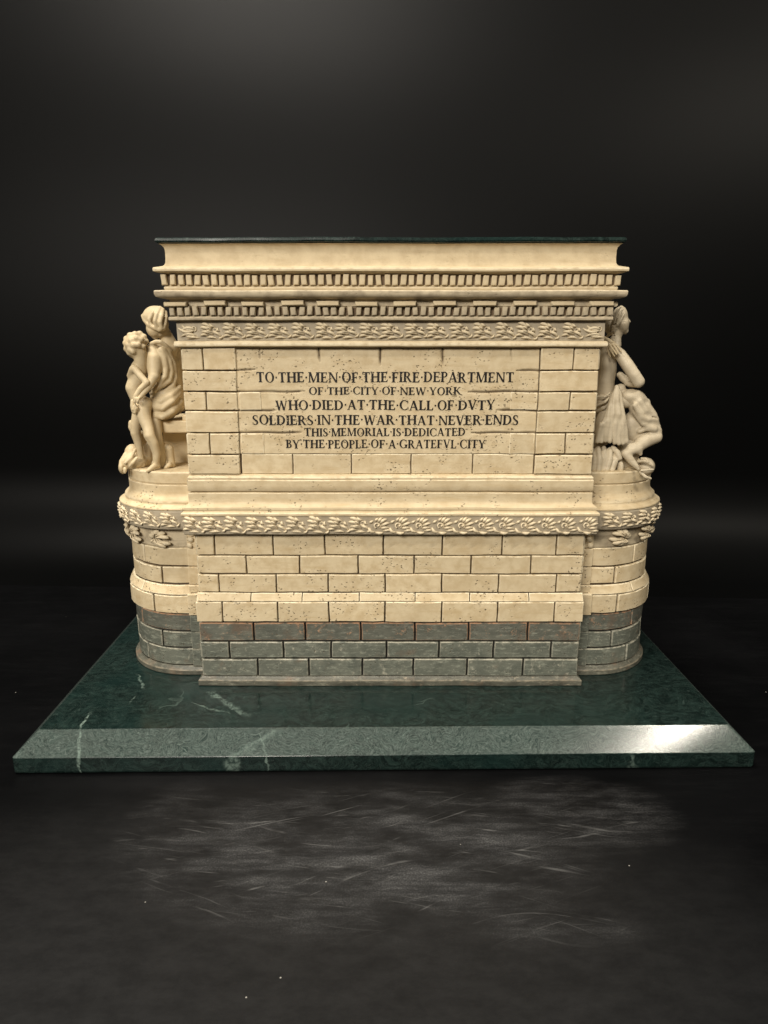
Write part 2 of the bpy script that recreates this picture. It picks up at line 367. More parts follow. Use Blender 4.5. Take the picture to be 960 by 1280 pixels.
# ornament meshes ----------------------------------------------------
def tube(path, radii, flat=.7, seg=7):
    vs, fs = [], []
    P = [Vector(p) for p in path]
    for i, p in enumerate(P):
        t = (P[min(i + 1, len(P) - 1)] - P[max(i - 1, 0)]).normalized()
        n = Vector((0, -1, 0)); s = t.cross(n).normalized()
        for k in range(seg):
            a = 2 * math.pi * k / seg
            vs.append(p + s * math.cos(a) * radii[i] + n * math.sin(a) * radii[i] * flat)
    for i in range(len(P) - 1):
        for k in range(seg):
            j = (k + 1) % seg
            fs.append((i * seg + k, i * seg + j, (i + 1) * seg + j, (i + 1) * seg + k))
    fs.append(tuple(range(seg))[::-1]); fs.append(tuple(range((len(P) - 1) * seg, len(P) * seg)))
    return vs, fs
def lobe(x0, z0, x1, z1, r, bend=.1, y=0., n=6, tip=.8):
    dx, dz = x1 - x0, z1 - z0
    path, rad = [], []
    for i in range(n + 1):
        t = i / n; c = math.sin(math.pi * t) * bend
        path.append((x0 + dx * t - dz * c, y - math.sin(math.pi * min(1, t * 1.1)) * .05, z0 + dz * t + dx * c))
        rad.append(r * 1.18 * (.18 + 1.0 * math.sin(math.pi * (.05 + .90 * t ** tip)) ** .85))
    return tube(path, rad)
def curl(cx, cz, r, a0, a1, w, y=0., n=12):
    path, rad = [], []
    for i in range(n + 1):
        t = i / n; a = math.radians(a0 + (a1 - a0) * t); rr = r * (1 - .35 * t)
        path.append((cx + rr * math.cos(a), y - .05 * t, cz + rr * math.sin(a))); rad.append(w * (1 - .45 * t))
    return tube(path, rad)
def join(parts):
    V, F = [], []
    for v, f in parts: n = len(V); V += v; F += [tuple(i + n for i in q) for q in f]
    return V, F
def scroll_mesh(name, kind):
    p = []
    rr = random.Random(kind + 3)
    def leaf(cx, cz, ang, L, w, nl=3, sp=22):      # a small acanthus tuft: pointed fingers from one root
        for i in range(nl):
            a = math.radians(ang + (i - (nl - 1) / 2) * sp); l = L * (1 - .16 * abs(i - (nl - 1) / 2)) * rr.uniform(.9, 1.1)
            p.append(lobe(cx, cz, cx + l * math.cos(a), cz + l * math.sin(a), w, rr.uniform(.08, .2) * (1 if i < nl / 2 else -1), -.01 * i, 6, .75))
    if kind == 0:      # leafy wave falling to the right
        p += [lobe(-.40, .36, .06, .13, .060, .14), lobe(-.47, .17, .00, .01, .060, .16), lobe(-.40, -.03, .12, -.15, .058, .12), lobe(-.46, -.24, -.08, -.22, .045, .2),
              lobe(-.18, -.30, .30, -.33, .045, .1), lobe(.10, -.02, .46, -.24, .052, .14), lobe(-.06, .38, .20, .22, .045, -.1), lobe(.30, .20, .42, .02, .035, -.2), lobe(.34, -.30, .54, -.16, .036, -.2),
              curl(.18, .10, .105, -150, 130, .040), lobe(-.20, .22, .04, .08, .03, .1, -.05), lobe(-.22, .03, .08, -.06, .03, .1, -.05)]
    elif kind == 1:    # leafy wave with an open curl
        p += [curl(-.10, -.02, .15, -50, 250, .050), lobe(-.04, .13, .16, .38, .052, .12), lobe(.04, .08, .36, .30, .055, .14), lobe(.08, -.03, .46, .10, .055, .12), lobe(.06, -.15, .44, -.12, .050, .12),
              lobe(-.18, .18, -.02, .36, .042, .1), lobe(-.42, .10, -.24, .22, .042, .1), lobe(-.46, -.10, -.18, -.32, .050, -.2), lobe(-.18, -.31, .20, -.33, .050, -.08), lobe(.16, -.26, .52, -.24, .044, .1), lobe(-.08, .02, .03, -.04, .05, 0)]
    else:              # end leaf lying flat
        leaf(.30, .10, 176, .74, .060, 3, 13); leaf(.34, -.2, 178, .70, .056, 2, 12)
        p.append(curl(.25, .14, .12, -90, 160, .042)); p.append(lobe(-.1, -.34, .5, -.30, .045, .1))
    V, F = join(p)
    me = mesh(name, V, F, M['relief'])
    return me
SCR = [scroll_mesh('leaf_scroll', k) for k in range(3)]
def oak_mesh():
    p = []
    for i, (a, L) in enumerate([(104, .26), (74, .38), (46, .46), (20, .52), (-6, .56), (-32, .50), (-60, .42), (-90, .28)]):
        r = math.radians(a); y = -.02 - .035 * (i % 2)
        x0, z0 = .06 * math.cos(r), .06 * math.sin(r)
        p.append(lobe(x0, z0, L * math.cos(r), L * math.sin(r) * .92, .066, .12 if a > 0 else -.12, y, 8, 1.9))
        p.append(lobe(x0, z0, L * .8 * math.cos(r), L * .75 * math.sin(r), .016, .12 if a > 0 else -.12, y - .075))
    V, F = join(p)
    return mesh('oak_leaf', V, F, M['relief'])
OAK = oak_mesh()
def ball_mesh(name, r, mat, sx=1.):
    vs, fs = [], []
    for i in range(9):
        a = math.pi * i / 8
        for k in range(12): b = 2 * math.pi * k / 12; vs.append((r * sx * math.cos(a), r * math.sin(a) * math.cos(b), r * math.sin(a) * math.sin(b)))
    for i in range(8):
        for k in range(12): j = (k + 1) % 12; fs.append((i * 12 + k, i * 12 + j, (i + 1) * 12 + j, (i + 1) * 12 + k))
    return mesh(name, vs, fs, mat)
ACORN = ball_mesh('acorn', .125, M['relief'], 1.25)

# leaf band of the main block
band = sweep('leaf_band', rect_ring, [(-.2, 8.76), (.26, 8.78), (.30, 8.82), (.30, 9.60), (-.2, 9.62)], M['ground'], ROOT, label='grey washed band behind the raised leaf scrolls')
first = put('leaf_scroll', SCR[0], band)
n = 20
for i in range(n):
    x = -8.55 + 17.08 * i / (n - 1) + random.uniform(-.03, .03)
    k = 0 if i < 9 else 1
    if i == 0: o = first; o.location = (x, Y0 - .30, 9.2)
    else: o = dup(first, band, (x, Y0 - .30, 9.2)); o.data = SCR[k]
    o.rotation_euler = (0, random.uniform(-.08, .08), 0); o.scale = (.98 + random.uniform(-.05, .05), 1.3, .95 + random.uniform(-.04, .05))
sweep('base_moulding', rect_ring, [(-.2, 9.60), (.32, 9.60), (.36, 9.64), (.36, 9.72), (.31, 9.77), (.24, 9.80), (.23, 9.84), (.26, 9.88), (.25, 9.97), (.16, 10.04), (.09, 10.10), (.06, 10.2), (.06, 10.56), (.03, 10.585), (-.06, 10.60), (-.06, 10.635), (.04, 10.655), (.07, 10.70), (.07, 11.12), (.03, 11.17), (.055, 11.19), (.055, 11.25), (.0, 11.32), (-.12, 11.38)], M['cream'], ROOT, label='stepped cream moulding below the inscription wall')

# inscription wall ---------------------------------------------------
upper = sweep('inscription_wall', rect_ring, [(-.16, 11.3), (-.16, 16.8)], M['joint'], ROOT, label='upper wall with corner blocks either side of the inscription')
AR = [11.36, 12.24, 13.16, 14.09, 14.88, 15.75, 16.70]
for i in range(6):
    z0, z1 = AR[i], AR[i + 1]
    e = (i + .5) / 6 * .05
    ls = -7.66 - .02 * i; rs = 7.42 + .03 * i
    L = [(-W0, -6.41 + e)] if i % 2 == 0 else [(-W0, ls), (ls, -6.41 + e)]
    R_ = [(6.14 + e, W0)] if i % 2 == 0 else [(6.14 + e, rs), (rs, W0)]
    for a, b in L + R_: brick(upper, a, b, z0, z1, front(Y0 + .14), M['cream'], depth=.14, gap=.06)
    for sgn in (-1, 1):
        fm = (lambda sg: lambda s, z, d: (sg * (W0 - .14 + d), s, z))(sgn)
        cuts = [Y0 + .03, 6.6, 9.1, 11.4, YB] if i % 2 else [Y0 + .03, 5.5, 7.9, 10.3, YB]
        for a, b in zip(cuts[:-1], cuts[1:]): brick(upper, a, b, z0, z1, fm, M['cream'], depth=.14, gap=.06)
PY = Y0 + .10      # face of the recessed inscription panel
def panel():
    xs = np.arange(-6.40, 6.1801, .045); zs = np.arange(12.27, 16.7, .04)
    X, Z = np.meshgrid(xs, zs)
    g = np.zeros_like(X)
    def seg(x0, z0, x1, z1, w, amp=1.):
        L = math.hypot(x1 - x0, z1 - z0); ux, uz = (x1 - x0) / L, (z1 - z0) / L
        al = (X - x0) * ux + (Z - z0) * uz; ac = np.abs(-(X - x0) * uz + (Z - z0) * ux + .012 * np.sin(X * 4.1 + Z * 3))
        end = np.clip(np.minimum(al + .02, L - al) / .25, 0, 1) if amp < 1.01 else np.clip(np.minimum(al + .05, L - al + .05) / .1, 0, 1)
        ww = w * (.35 + .65 * end)
        np.maximum(g, np.clip(1.3 - ac / ww, 0, 1) * (al > -.02) * (al < L + .02) * amp, out=g)
    z463, z490, z514, z541 = 15.75, 14.88, 14.09, 13.16
    seg(-6.6, z463, -5.58, z463 + .02, .035); seg(6.4, z463, 5.24, z463, .04)
    seg(-6.6, z490, -3.61, z490, .038); seg(6.4, z490, 3.27, z490 - .02, .045)
    seg(-6.6, z514, -4.81, z514, .042); seg(6.4, z514, 4.51, z514 + .02, .05)
    seg(-6.6, z541, -3.73, z541, .042); seg(6.4, z541, 3.46, z541 - .01, .04)
    for x, zl in zip([-5.42, -2.98, -.44, 2.16, 5.0], [16.25, 16.1, 15.95, 15.95, 16.15]): seg(x, 16.8, x + .02, zl, .05 if abs(x) < 3.2 else .03, .7 if abs(x) > 4.9 else 1.)
    nz = np.array([[noise.noise(Vector((x * .9, 2, z * 1.3))) for x in xs[::6]] for z in zs[::6]])
    nz = np.kron(nz, np.ones((6, 6)))[:len(zs), :len(xs)]
    for _ in range(4):
        nz[1:-1, 1:-1] = (nz[:-2, 1:-1] + nz[2:, 1:-1] + nz[1:-1, :-2] + nz[1:-1, 2:] + nz[1:-1, 1:-1]) / 5
    Yp = PY + g * .075 + nz * .012
    vs = [(float(a), float(b), float(c)) for a, b, c in zip(X.ravel(), Yp.ravel(), Z.ravel())]
    N = len(xs); fs = [(r * N + i, r * N + i + 1, (r + 1) * N + i + 1, (r + 1) * N + i) for r in range(len(zs) - 1) for i in range(N - 1)]
    o = put('inscription_panel', mesh('inscription_panel', vs, fs, M['cream'], True, .022, {'groove': (g.ravel() * .85).tolist()}), ROOT, label='recessed cream panel carrying six lines of black lettering')
    for a, b in spans([-4.18, -1.67, .88, 3.53], -6.38, 6.15): brick(o, a, b, 11.36, 12.27, front(PY + .12), M['cream'], depth=.12, gap=.05)
    for a, b, c, d in ((-6.36, -5.4, z514, z490), (-6.37, -5.34, 12.24, z541), (5.0, 6.17, z514, z490), (5.04, 6.15, 12.24, z541)):
        brick(o, a, b, c, d, front(PY + .0), M['cream'], depth=.025, gap=.07)
    return o
PANEL = panel()

# lettering ----------------------------------------------------------
def glyphs():
    G = {}
    T, t, s = .185, .09, .055     # thick stroke, thin stroke, serif height
    def V(x, w=T, y0=0., y1=1., sl=.075, bot=True, top=True):
        r = [[(x - w / 2, y0), (x + w / 2, y0), (x + w / 2, y1), (x - w / 2, y1)]]
        if bot: r.append([(x - w / 2 - sl, y0), (x + w / 2 + sl, y0), (x + w / 2 + sl, y0 + s * .8), (x + w / 2, y0 + s * 1.8), (x - w / 2, y0 + s * 1.8), (x - w / 2 - sl, y0 + s * .8)])
        if top: r.append([(x - w / 2 - sl, y1 - s * .8), (x - w / 2, y1 - s * 1.8), (x + w / 2, y1 - s * 1.8), (x + w / 2 + sl, y1 - s * .8), (x + w / 2 + sl, y1), (x - w / 2 - sl, y1)])
        return r
    def D(x0, y0, x1, y1, w): return [[(x0 - w / 2, y0), (x0 + w / 2, y0), (x1 + w / 2, y1), (x1 - w / 2, y1)]]
    def H(x0, x1, y, w=t): return [[(x0, y - w / 2), (x1, y - w / 2), (x1, y + w / 2), (x0, y + w / 2)]]
    def Q(*p): return [list(p)]
    def A(cx, cy, rx, ry, a0, a1, tk=T, th=t, n=18):
        out = []
        for i in range(n):
            q = []
            for aa, inner in ((i, 0), (i + 1, 0), (i + 1, 1), (i, 1)):
                a = math.radians(a0 + (a1 - a0) * aa / n)
                ex, ey = (rx, ry) if not inner else (rx - tk, ry - th)
                q.append((cx + ex * math.cos(a), cy + ey * math.sin(a)))
            out.append(q)
        return out
    def SF(x, w=.13, y=0.): return [[(x - w, y), (x + w, y), (x + w, y + s * .8), (x - w, y + s * .8)]]
    G['T'] = (V(.36, top=False) + H(.03, .69, .96, .08) + Q((.03, .76), (.07, .76), (.11, .95), (.03, .98)) + Q((.65, .76), (.69, .76), (.69, .98), (.61, .95)), .72)
    G['H'] = (V(.16) + V(.68) + H(.2, .64, .52), .84)
    G['E'] = (V(.15) + H(.15, .55, .96, .08) + H(.15, .58, .04, .08) + H(.2, .46, .52) + Q((.50, .78), (.54, .78), (.56, 1.), (.46, .96)) + Q((.46, .04), (.58, 0), (.62, .24), (.57, .24)) + Q((.42, .40), (.46, .40), (.46, .64), (.42, .64)), .64)
    G['F'] = (V(.15) + H(.15, .54, .96, .08) + H(.2, .45, .50) + Q((.50, .76), (.54, .76), (.56, 1.), (.46, .96)) + Q((.41, .38), (.45, .38), (.45, .62), (.41, .62)), .6)
    G['L'] = (V(.15) + H(.15, .54, .04, .08) + Q((.44, .04), (.55, 0), (.59, .27), (.54, .27)), .61)
    G['I'] = (V(.15), .30)
    G['O'] = (A(.42, .5, .40, .52, 0, 360, .17, .06, 32), .84)
    G['C'] = (A(.44, .5, .42, .52, 48, 312, .17, .06, 26) + Q((.70, .68), (.74, .68), (.74, .98), (.70, .92)) + Q((.70, .32), (.70, .10), (.76, .06), (.75, .32)), .78)
    G['G'] = (A(.44, .5, .42, .52, 48, 300, .17, .06, 26) + Q((.70, .68), (.74, .68), (.74, .98), (.70, .92)) + V(.70, T, .04, .42, .07, bot=False) , .84)
    G['D'] = (V(.15) + A(.30, .5, .46, .5, -90, 90, .17, .075, 20) + H(.15, .32, .96, .08) + H(.15, .32, .04, .08), .80)
    G['P'] = (V(.15) + A(.30, .73, .29, .27, -90, 90, .15, .07, 16) + H(.15, .31, .965, .07) + H(.2, .31, .495, .07), .62)
    G['R'] = (V(.15) + A(.30, .74, .28, .26, -90, 90, .15, .07, 16) + H(.15, .31, .965, .07) + H(.2, .34, .515, .07) + D(.64, 0, .34, .52, .18) + SF(.69, .10), .76)
    G['B'] = (V(.15) + A(.30, .76, .25, .24, -90, 90, .14, .065, 16) + A(.30, .27, .31, .27, -90, 90, .16, .07, 16) + H(.15, .31, .965, .07) + H(.2, .32, .525, .06) + H(.15, .32, .035, .07), .66)
    G['N'] = (V(.13, t) + V(.72, t, bot=False) + D(.70, .0, .15, 1., .17) + SF(.1, .09, .96), .84)
    G['M'] = (V(.13, t) + V(.86, T) + D(.47, 0., .17, 1., .16) + D(.47, 0., .80, 1., .07) + SF(.12, .1, .96), 1.02)
    G['A'] = (D(.10, 0, .38, 1., .075) + D(.66, 0, .38, 1., .175) + H(.2, .58, .33, .065) + SF(.10, .12) + SF(.68, .14), .80)
    G['V'] = (D(.38, 0, .12, 1., .175) + D(.38, 0, .64, 1., .075) + SF(.12, .14, .96) + SF(.65, .11, .96), .76)
    G['W'] = (D(.33, 0, .12, 1., .16) + D(.33, 0, .54, 1., .07) + D(.76, 0, .52, 1., .16) + D(.76, 0, .98, 1., .07) + SF(.12, .12, .96) + SF(.53, .1, .96) + SF(.98, .1, .96), 1.09)
    G['Y'] = (V(.37, T, 0, .5, top=False) + D(.36, .42, .10, 1., .165) + D(.38, .42, .64, 1., .07) + SF(.11, .13, .96) + SF(.65, .1, .96), .75)
    G['K'] = (V(.15) + D(.26, .45, .60, 1., .075) + D(.68, 0, .32, .58, .18) + SF(.62, .1, .96) + SF(.72, .1), .78)
    G['S'] = (A(.28, .745, .235, .265, 40, 262, .14, .06, 16) + A(.28, .265, .26, .275, -140, 85, .15, .06, 16) + D(.40, .34, .14, .68, .17) + Q((.44, .74), (.48, .74), (.48, .98), (.44, .93)) + Q((.05, .26), (.05, .02), (.09, .05), (.10, .26)), .58)
    G['.'] = ([[(.12 + .075 * math.cos(math.radians(a)), .5 + .095 * math.sin(math.radians(a))) for a in range(0, 360, 45)]], .24)
    return G
GL = glyphs()
def letter_line(txt, x0, x1, z0, z1, weight):
    GAP = .05
    tot = sum(GL[c][1] + GAP for c in txt) - GAP
    kx = (x1 - x0) / tot; kz = z1 - z0
    x = 0; q = 0
    for ci, c in enumerate(txt):
        polys, w = GL[c]; vs, fs = [], []
        jz = random.uniform(-.012, .012); rot = random.uniform(-.012, .012)
        for pl in polys:
            q += 1
            y = PY - .016 - (q % 7) * .0007
            n = len(vs); m = len(pl)
            cx_ = sum(p[0] for p in pl) / m
            area2 = sum(pl[i][0] * pl[(i + 1) % m][1] - pl[(i + 1) % m][0] * pl[i][1] for i in range(m))
            if area2 < 0: pl = pl[::-1]
            for dy in (0, .03):
                for a, b in pl:
                    vs.append((x0 + (x + a) * kx, y + dy, z0 + (b + rot * (a - .4)) * kz + jz))
            fs.append(tuple(range(n, n + m)))
            for i in range(m): j = (i + 1) % m; fs.append((n + j, n + i, n + m + i, n + m + j))
        x += w + GAP
        put('separator_dot' if c == '.' else 'letter', mesh('letter', vs, fs, M['ink'], False, .022), PANEL)
for a in (('TO.THE.MEN.OF.THE.FIRE.DEPARTMENT', -5.59, 5.15, 15.27, 15.685, 1), ('OF.THE.CITY.OF.NEW.YORK', -3.41, 2.97, 14.76, 15.07, 0),
          ('WHO.DIED.AT.THE.CALL.OF.DVTY', -4.84, 4.40, 14.13, 14.53, 1), ('SOLDIERS.IN.THE.WAR.THAT.NEVER.ENDS', -5.84, 5.43, 13.50, 13.905, 1),
          ('THIS.MEMORIAL.IS.DEDICATED', -3.66, 3.19, 13.02, 13.36, 0), ('BY.THE.PEOPLE.OF.A.GRATEFVL.CITY', -4.45, 4.05, 12.50, 12.86, 0)):
    letter_line(*a)

# cornice ------------------------------------------------------------
sweep('neck_moulding', rect_ring, [(-.2, 16.68), (.12, 16.69), (.19, 16.73), (.21, 16.80), (.19, 16.90), (.15, 16.94), (-.2, 16.95)], M['smooth'], ROOT, label='plain cream fillet over the inscription wall')
fr = sweep('upper_leaf_frieze', rect_ring, [(-.1, 16.94), (.07, 16.95), (.07, 17.74), (-.1, 17.76)], M['ground'], ROOT, label='washed frieze under the cornice with raised leaf scrolls')
f1 = put('leaf_scroll', SCR[1], fr)
n = 19
for i in range(n):
    x = -8.22 + 16.5 * i / (n - 1) + random.uniform(-.05, .05)
    o = f1 if i == 0 else dup(f1, fr, (0, 0, 0))
    o.data = SCR[2] if i in (0, 18) else SCR[0]
    o.location = (x, Y0 - .08, 17.31); o.rotation_euler = (0, random.uniform(-.12, .1), 0); o.scale = (.92 + random.uniform(-.06, .05), 1.25, .86 + random.uniform(-.05, .05))
lowc = sweep('lower_cornice', rect_ring, [(-.1, 17.73), (.27, 17.74), (.31, 17.77), (.31, 17.86), (.27, 17.90), (.18, 17.92), (.18, 18.27), (.24, 18.30), (.24, 18.55), (.34, 18.58), (.60, 18.61), (.67, 18.66), (.70, 18.74), (.70, 18.85), (.67, 18.88), (.3, 18.92), (-.1, 18.92)], M['dirty'], ROOT, label='lower cornice with dentils and flat blocks')
upc = sweep('upper_cornice', rect_ring, [(-.1, 18.90), (.36, 18.91), (.38, 18.95), (.38, 19.02), (.33, 19.05), (.30, 19.08), (.30, 19.50), (.42, 19.54), (.60, 19.57), (.67, 19.60), (.68, 19.68), (.66, 19.74), (.50, 19.78), (.36, 19.82), (.30, 19.88), (.275, 19.96), (.265, 20.1), (.265, 20.40), (.29, 20.52), (.36, 20.60), (.44, 20.645), (-.1, 20.66)], M['smooth'], ROOT, label='upper cornice with dentils and hollow moulding above', sub=.1)
def block_mesh(name, w, h, d, mat, b=.03, taper=0.):
    r = [(0, 0), (0, .8), (1, 1)]
    X = [(-w / 2, 0), (-w / 2, .8), (-w / 2 + b, 1), (w / 2 - b, 1), (w / 2, .8), (w / 2, 0)]
    Z = [(0, 0), (0, .8), (b, 1), (h - b, 1), (h, .8), (h, 0)]
    vs, at = [], []
    for z, dz in Z:
        for x, dx in X:
            k = min(dx, dz); vs.append((x + taper * (z / h - .5), -d * k, z)); at.append(.5 if k == .8 else 0)
    fs = [(r * 6 + i, r * 6 + i + 1, (r + 1) * 6 + i + 1, (r + 1) * 6 + i) for r in range(5) for i in range(5)]
    return mesh(name, vs, fs, mat, True, 0, {'edge': at}, 45)
DEN = [block_mesh('dentil', .225, .40, .17, M['smooth'], taper=t) for t in (-.02, .015, .03)]
DEN2 = [block_mesh('dentil', .215, .35, .2, M['dirty'], taper=t) for t in (-.02, .015, .03)]
MOD = [block_mesh('cornice_block', .93, .19, .3, M['smooth'], .035, t) for t in (.02, -.02)]
JS = block_mesh('dentil_gap', 1, 1, .02, M['joint'])
# dark wash lying behind each dentil row
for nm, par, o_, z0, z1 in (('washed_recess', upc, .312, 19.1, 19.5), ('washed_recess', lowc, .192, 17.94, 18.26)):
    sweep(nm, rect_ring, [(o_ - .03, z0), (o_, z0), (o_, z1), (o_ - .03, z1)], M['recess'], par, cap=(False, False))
def row(meshes, par, x0, x1, n, o_, z, jit=.012, sides=True):
    f = None
    def one(x, y, rz):
        nonlocal f
        sc = (random.uniform(.9, 1.06), random.uniform(.9, 1.1), random.uniform(.93, 1.05))
        if f is None: f = put(meshes[0].name.split('.')[0], meshes[0], par); o = f
        else: o = dup(f, par, (0, 0, 0)); o.data = random.choice(meshes)
        o.location = wob((x + random.uniform(-jit, jit), y, z + random.uniform(-.01, .01))); o.rotation_euler = (random.uniform(-.02, .02), random.uniform(-.05, .05), rz + random.uniform(-.04, .04)); o.scale = sc
    for i in range(n): one(x0 + (x1 - x0) * i / (n - 1), Y0 - o_, 0)
    if sides:
        st = (x1 - x0) / (n - 1); m = int((YB - Y0) / st)
        for sg in (-1, 1):
            for i in range(m): one(sg * (W0 + o_), Y0 + .2 + i * st, sg * math.pi / 2)
row(DEN, upc, -8.98, 9.0, 56, .30, 19.085)
row(DEN2, lowc, -8.80, 8.82, 55, .18, 17.93)
mods = [-9.05, -8.16, -7.45, -6.59, -5.95, -5.06, -4.36, -3.46, -2.95, -2.06, -1.42, -.53, .11, 1.02, 1.69, 2.6, 3.29, 4.22, 4.92, 5.83, 6.42, 7.34, 7.95, 8.9]
fm_ = None
for a, b in zip(mods[::2], mods[1::2]):
    if fm_ is None: fm_ = put('cornice_block', MOD[0], lowc); o = fm_
    else: o = dup(fm_, lowc, (0, 0, 0)); o.data = random.choice(MOD)
    o.location = wob(((a + b) / 2, Y0 - .22, 18.29 + random.uniform(-.015, .015))); o.rotation_euler = (0, random.uniform(-.02, .02), random.uniform(-.03, .03)); o.scale = ((b - a) / .93, 1, random.uniform(.9, 1.05))
for sg in (-1, 1):
    for k in range(6): dup(fm_, lowc, (sg * (W0 + .22), Y0 + .3 + 1.5 * k, 18.29), (0, 0, sg * math.pi / 2))
# marble lid
def lid():
    pr = [(-.2, 20.66), (.40, 20.655), (.52, 20.69), (.55, 20.75), (.53, 20.83), (.47, 20.87), (-.2, 20.87)]
    o = sweep('marble_lid', rect_ring, pr, M['marble'], ROOT, wobble=.03, label='thin dark green marble plate closing the top')
lid()

# rounded ends -------------------------------------------------------
def rounded_end(side):
    word = 'left' if side < 0 else 'right'
    rf = lambda R: round_ring(side, R)
    low = sweep('rounded_pier', rf, [(2.98, 1.55), (2.98, 4.60)], M['joint_dark'], ROOT, label='grey lower courses of the rounded %s end' % word)
    up = sweep('rounded_pier', rf, [(3.05, 4.6), (3.12, 5.5), (2.92, 5.98), (2.92, 8.8)], M['joint'], ROOT, label='cream courses of the rounded %s end' % word)
    sweep('plinth', rf, [(2.9, 1.5), (3.26, 1.5), (3.31, 1.56), (3.31, 1.76), (3.27, 1.82), (3.16, 1.86), (3.1, 1.92), (2.9, 1.92)], M['plinth'], ROOT, label='curved plinth under the rounded %s end' % word)
    rnd = lambda R: (lambda s, z, d: (side * (TX + (R + d) * math.sin(math.radians(s))), TY - (R + d) * math.cos(math.radians(s)), z))
    def flip(f): return (lambda s, z, d: f(-s, z, d)) if side < 0 else f
    def rb(par, th, z0, z1, f, mat, **kw):
        # angles in degrees from the front; arc length drives the brick builder
        R = 3.05; k = math.degrees(1 / R)
        g = lambda s, z, d: f(s * k, z, d)
        kw.setdefault('gap', .095); cuts = [-9] + th
        nx = th[-1]
        while nx + 45 < 185: nx += 45; cuts.append(nx)
        if cuts[-1] < 180: cuts.append(184)
        for a, b in zip(cuts[:-1], cuts[1:]):
            if side > 0: brick(par, a / k, b / k, z0, z1, g, mat, **kw)
            else: brick(par, -b / k, -a / k, z0, z1, (lambda s, z, d: g(-s, z, d)), mat, **kw)
    L = side < 0
    rb(low, [40 if L else 33, 85], Z3[0], Z3[1], rnd(2.99), M['grey'])
    rb(low, [21 if L else 15, 62], Z3[1], Z3[2], rnd(2.99), M['grey'])
    rb(low, [46 if L else 37, 88], Z3[2], Z3[3] - .02, rnd(2.99), M['grey_rust'])
    rb(up, [24 if L else 16, 66], 4.60, 5.56, rnd(3.16), M['cream'])
    def sl(s, z, d):
        kk = (z - 5.56) / .42
        return rnd(3.26 - .22 * kk)(s, z, d)
    rb(up, [37 if L else 31, 80], 5.55, 5.98, sl, M['cream'], depth=.03, b=.03, gap=.04)
    rb(up, [17 if L else 14, 60], 5.98, 6.84, rnd(2.93), M['cream'])
    rb(up, [36 if L else 34, 80], 6.84, 7.78, rnd(2.93), M['cream'])
    # flat strip between rounded end and wall
    for z0, z1, R, m in ((1.92, 2.80, 3.18, 'grey'), (2.80, 3.68, 3.18, 'grey'), (3.68, 4.56, 3.18, 'grey'), (4.56, 5.62, 3.38, 'cream'), (5.62, 6.0, 3.2, 'cream'), (6.0, 6.86, 3.13, 'cream'), (6.86, 7.75, 3.13, 'cream'), (7.75, 8.7, 3.13, 'cream')):
        a, b = sorted((side * 8.4, side * (9.36 if z0 < 5 else 9.30)))
        brick(low if m == 'grey' else up, a, b, z0, z1, front(TY - R + .3), M[m], depth=.3, gap=.025)
    # leaf band and mouldings
    cap = sweep('pier_leaf_band', rf, [(2.9, 8.68), (3.36, 8.70), (3.40, 8.76), (3.40, 9.50), (3.38, 9.56), (2.9, 9.57)], M['ground'], ROOT, label='washed band of leaf scrolls round the %s end' % word)
    base = None
    for i, th in enumerate([4, 19, 34, 50, 67, 84, 101, 118, 135, 152, 169]):
        a = math.radians(th)
        p = (side * (TX + 3.41 * math.sin(a)), TY - 3.41 * math.cos(a), 9.12)
        if base is None: base = put('leaf_scroll', SCR[0 if L else 0], cap); o = base
        else: o = dup(base, cap, (0, 0, 0))
        o.location = p; o.rotation_euler = (0, random.uniform(-.1, .1), side * a); o.scale = (.88, 1.15, .92)
    sweep('pier_moulding', rf, [(2.9, 9.55), (3.38, 9.56), (3.43, 9.60), (3.42, 9.65), (3.30, 9.72), (3.18, 9.76), (3.15, 9.82), (3.17, 9.88), (3.15, 9.97), (3.06, 10.05), (2.97, 10.14), (2.93, 10.25), (2.93, 10.62), (2.86, 10.65), (2.86, 10.69), (2.93, 10.72), (2.93, 11.20), (2.90, 11.25), (1.0, 11.26)], M['cream'], ROOT, label='stepped moulding and ledge of the rounded %s end' % word)
    sw = sweep('oak_garland', rf, [(2.9, 7.76), (2.99, 7.78), (2.99, 8.66), (2.9, 8.7)], M['dirty'], ROOT, label='garland of oak leaves and acorns round the %s end' % word)
    ob = ac = None
    for i, th in enumerate([6, 36, 66, 96, 126, 156]):
        for kind, dt in ((0, 0), (1, -9)):
            a = math.radians(th + (-dt if kind == 0 else 0) + (18 if kind else 14))
            p = (side * (TX + 3.06 * math.sin(a)), TY - 3.06 * math.cos(a), 8.22 - (.0 if kind else .0))
            if kind == 0:
                if ob is None: ob = put('oak_leaf', OAK, sw); o = ob
                else: o = dup(ob, sw, (0, 0, 0))
                o.location = p; o.rotation_euler = (0, random.uniform(-.1, .1) + (.12 if L else .1), side * a + 0); o.scale = (-side * 1.5 , 1.5, 1.15)
                if L: o.rotation_euler[1] += math.pi * 0
            else:
                if ac is None: ac = put('acorn', ACORN, sw); o = ac
                else: o = dup(ac, sw, (0, 0, 0))
                o.location = (p[0], p[1], 8.26); o.rotation_euler = (0, 0, side * a); o.scale = (1.1, 1.1, 1.1)
    # small loose sprig on the strip beside the wall
    for k in range(3):
        o = dup(ac, sw, (side * (9.0 + .06 * k), TY - 3.16, 8.45 - .28 * k), (0, .4 * k, 0), (.9, .8, 1.0))
    # core block behind the figures, with a stone seat
    return
rounded_end(-1); rounded_end(1)

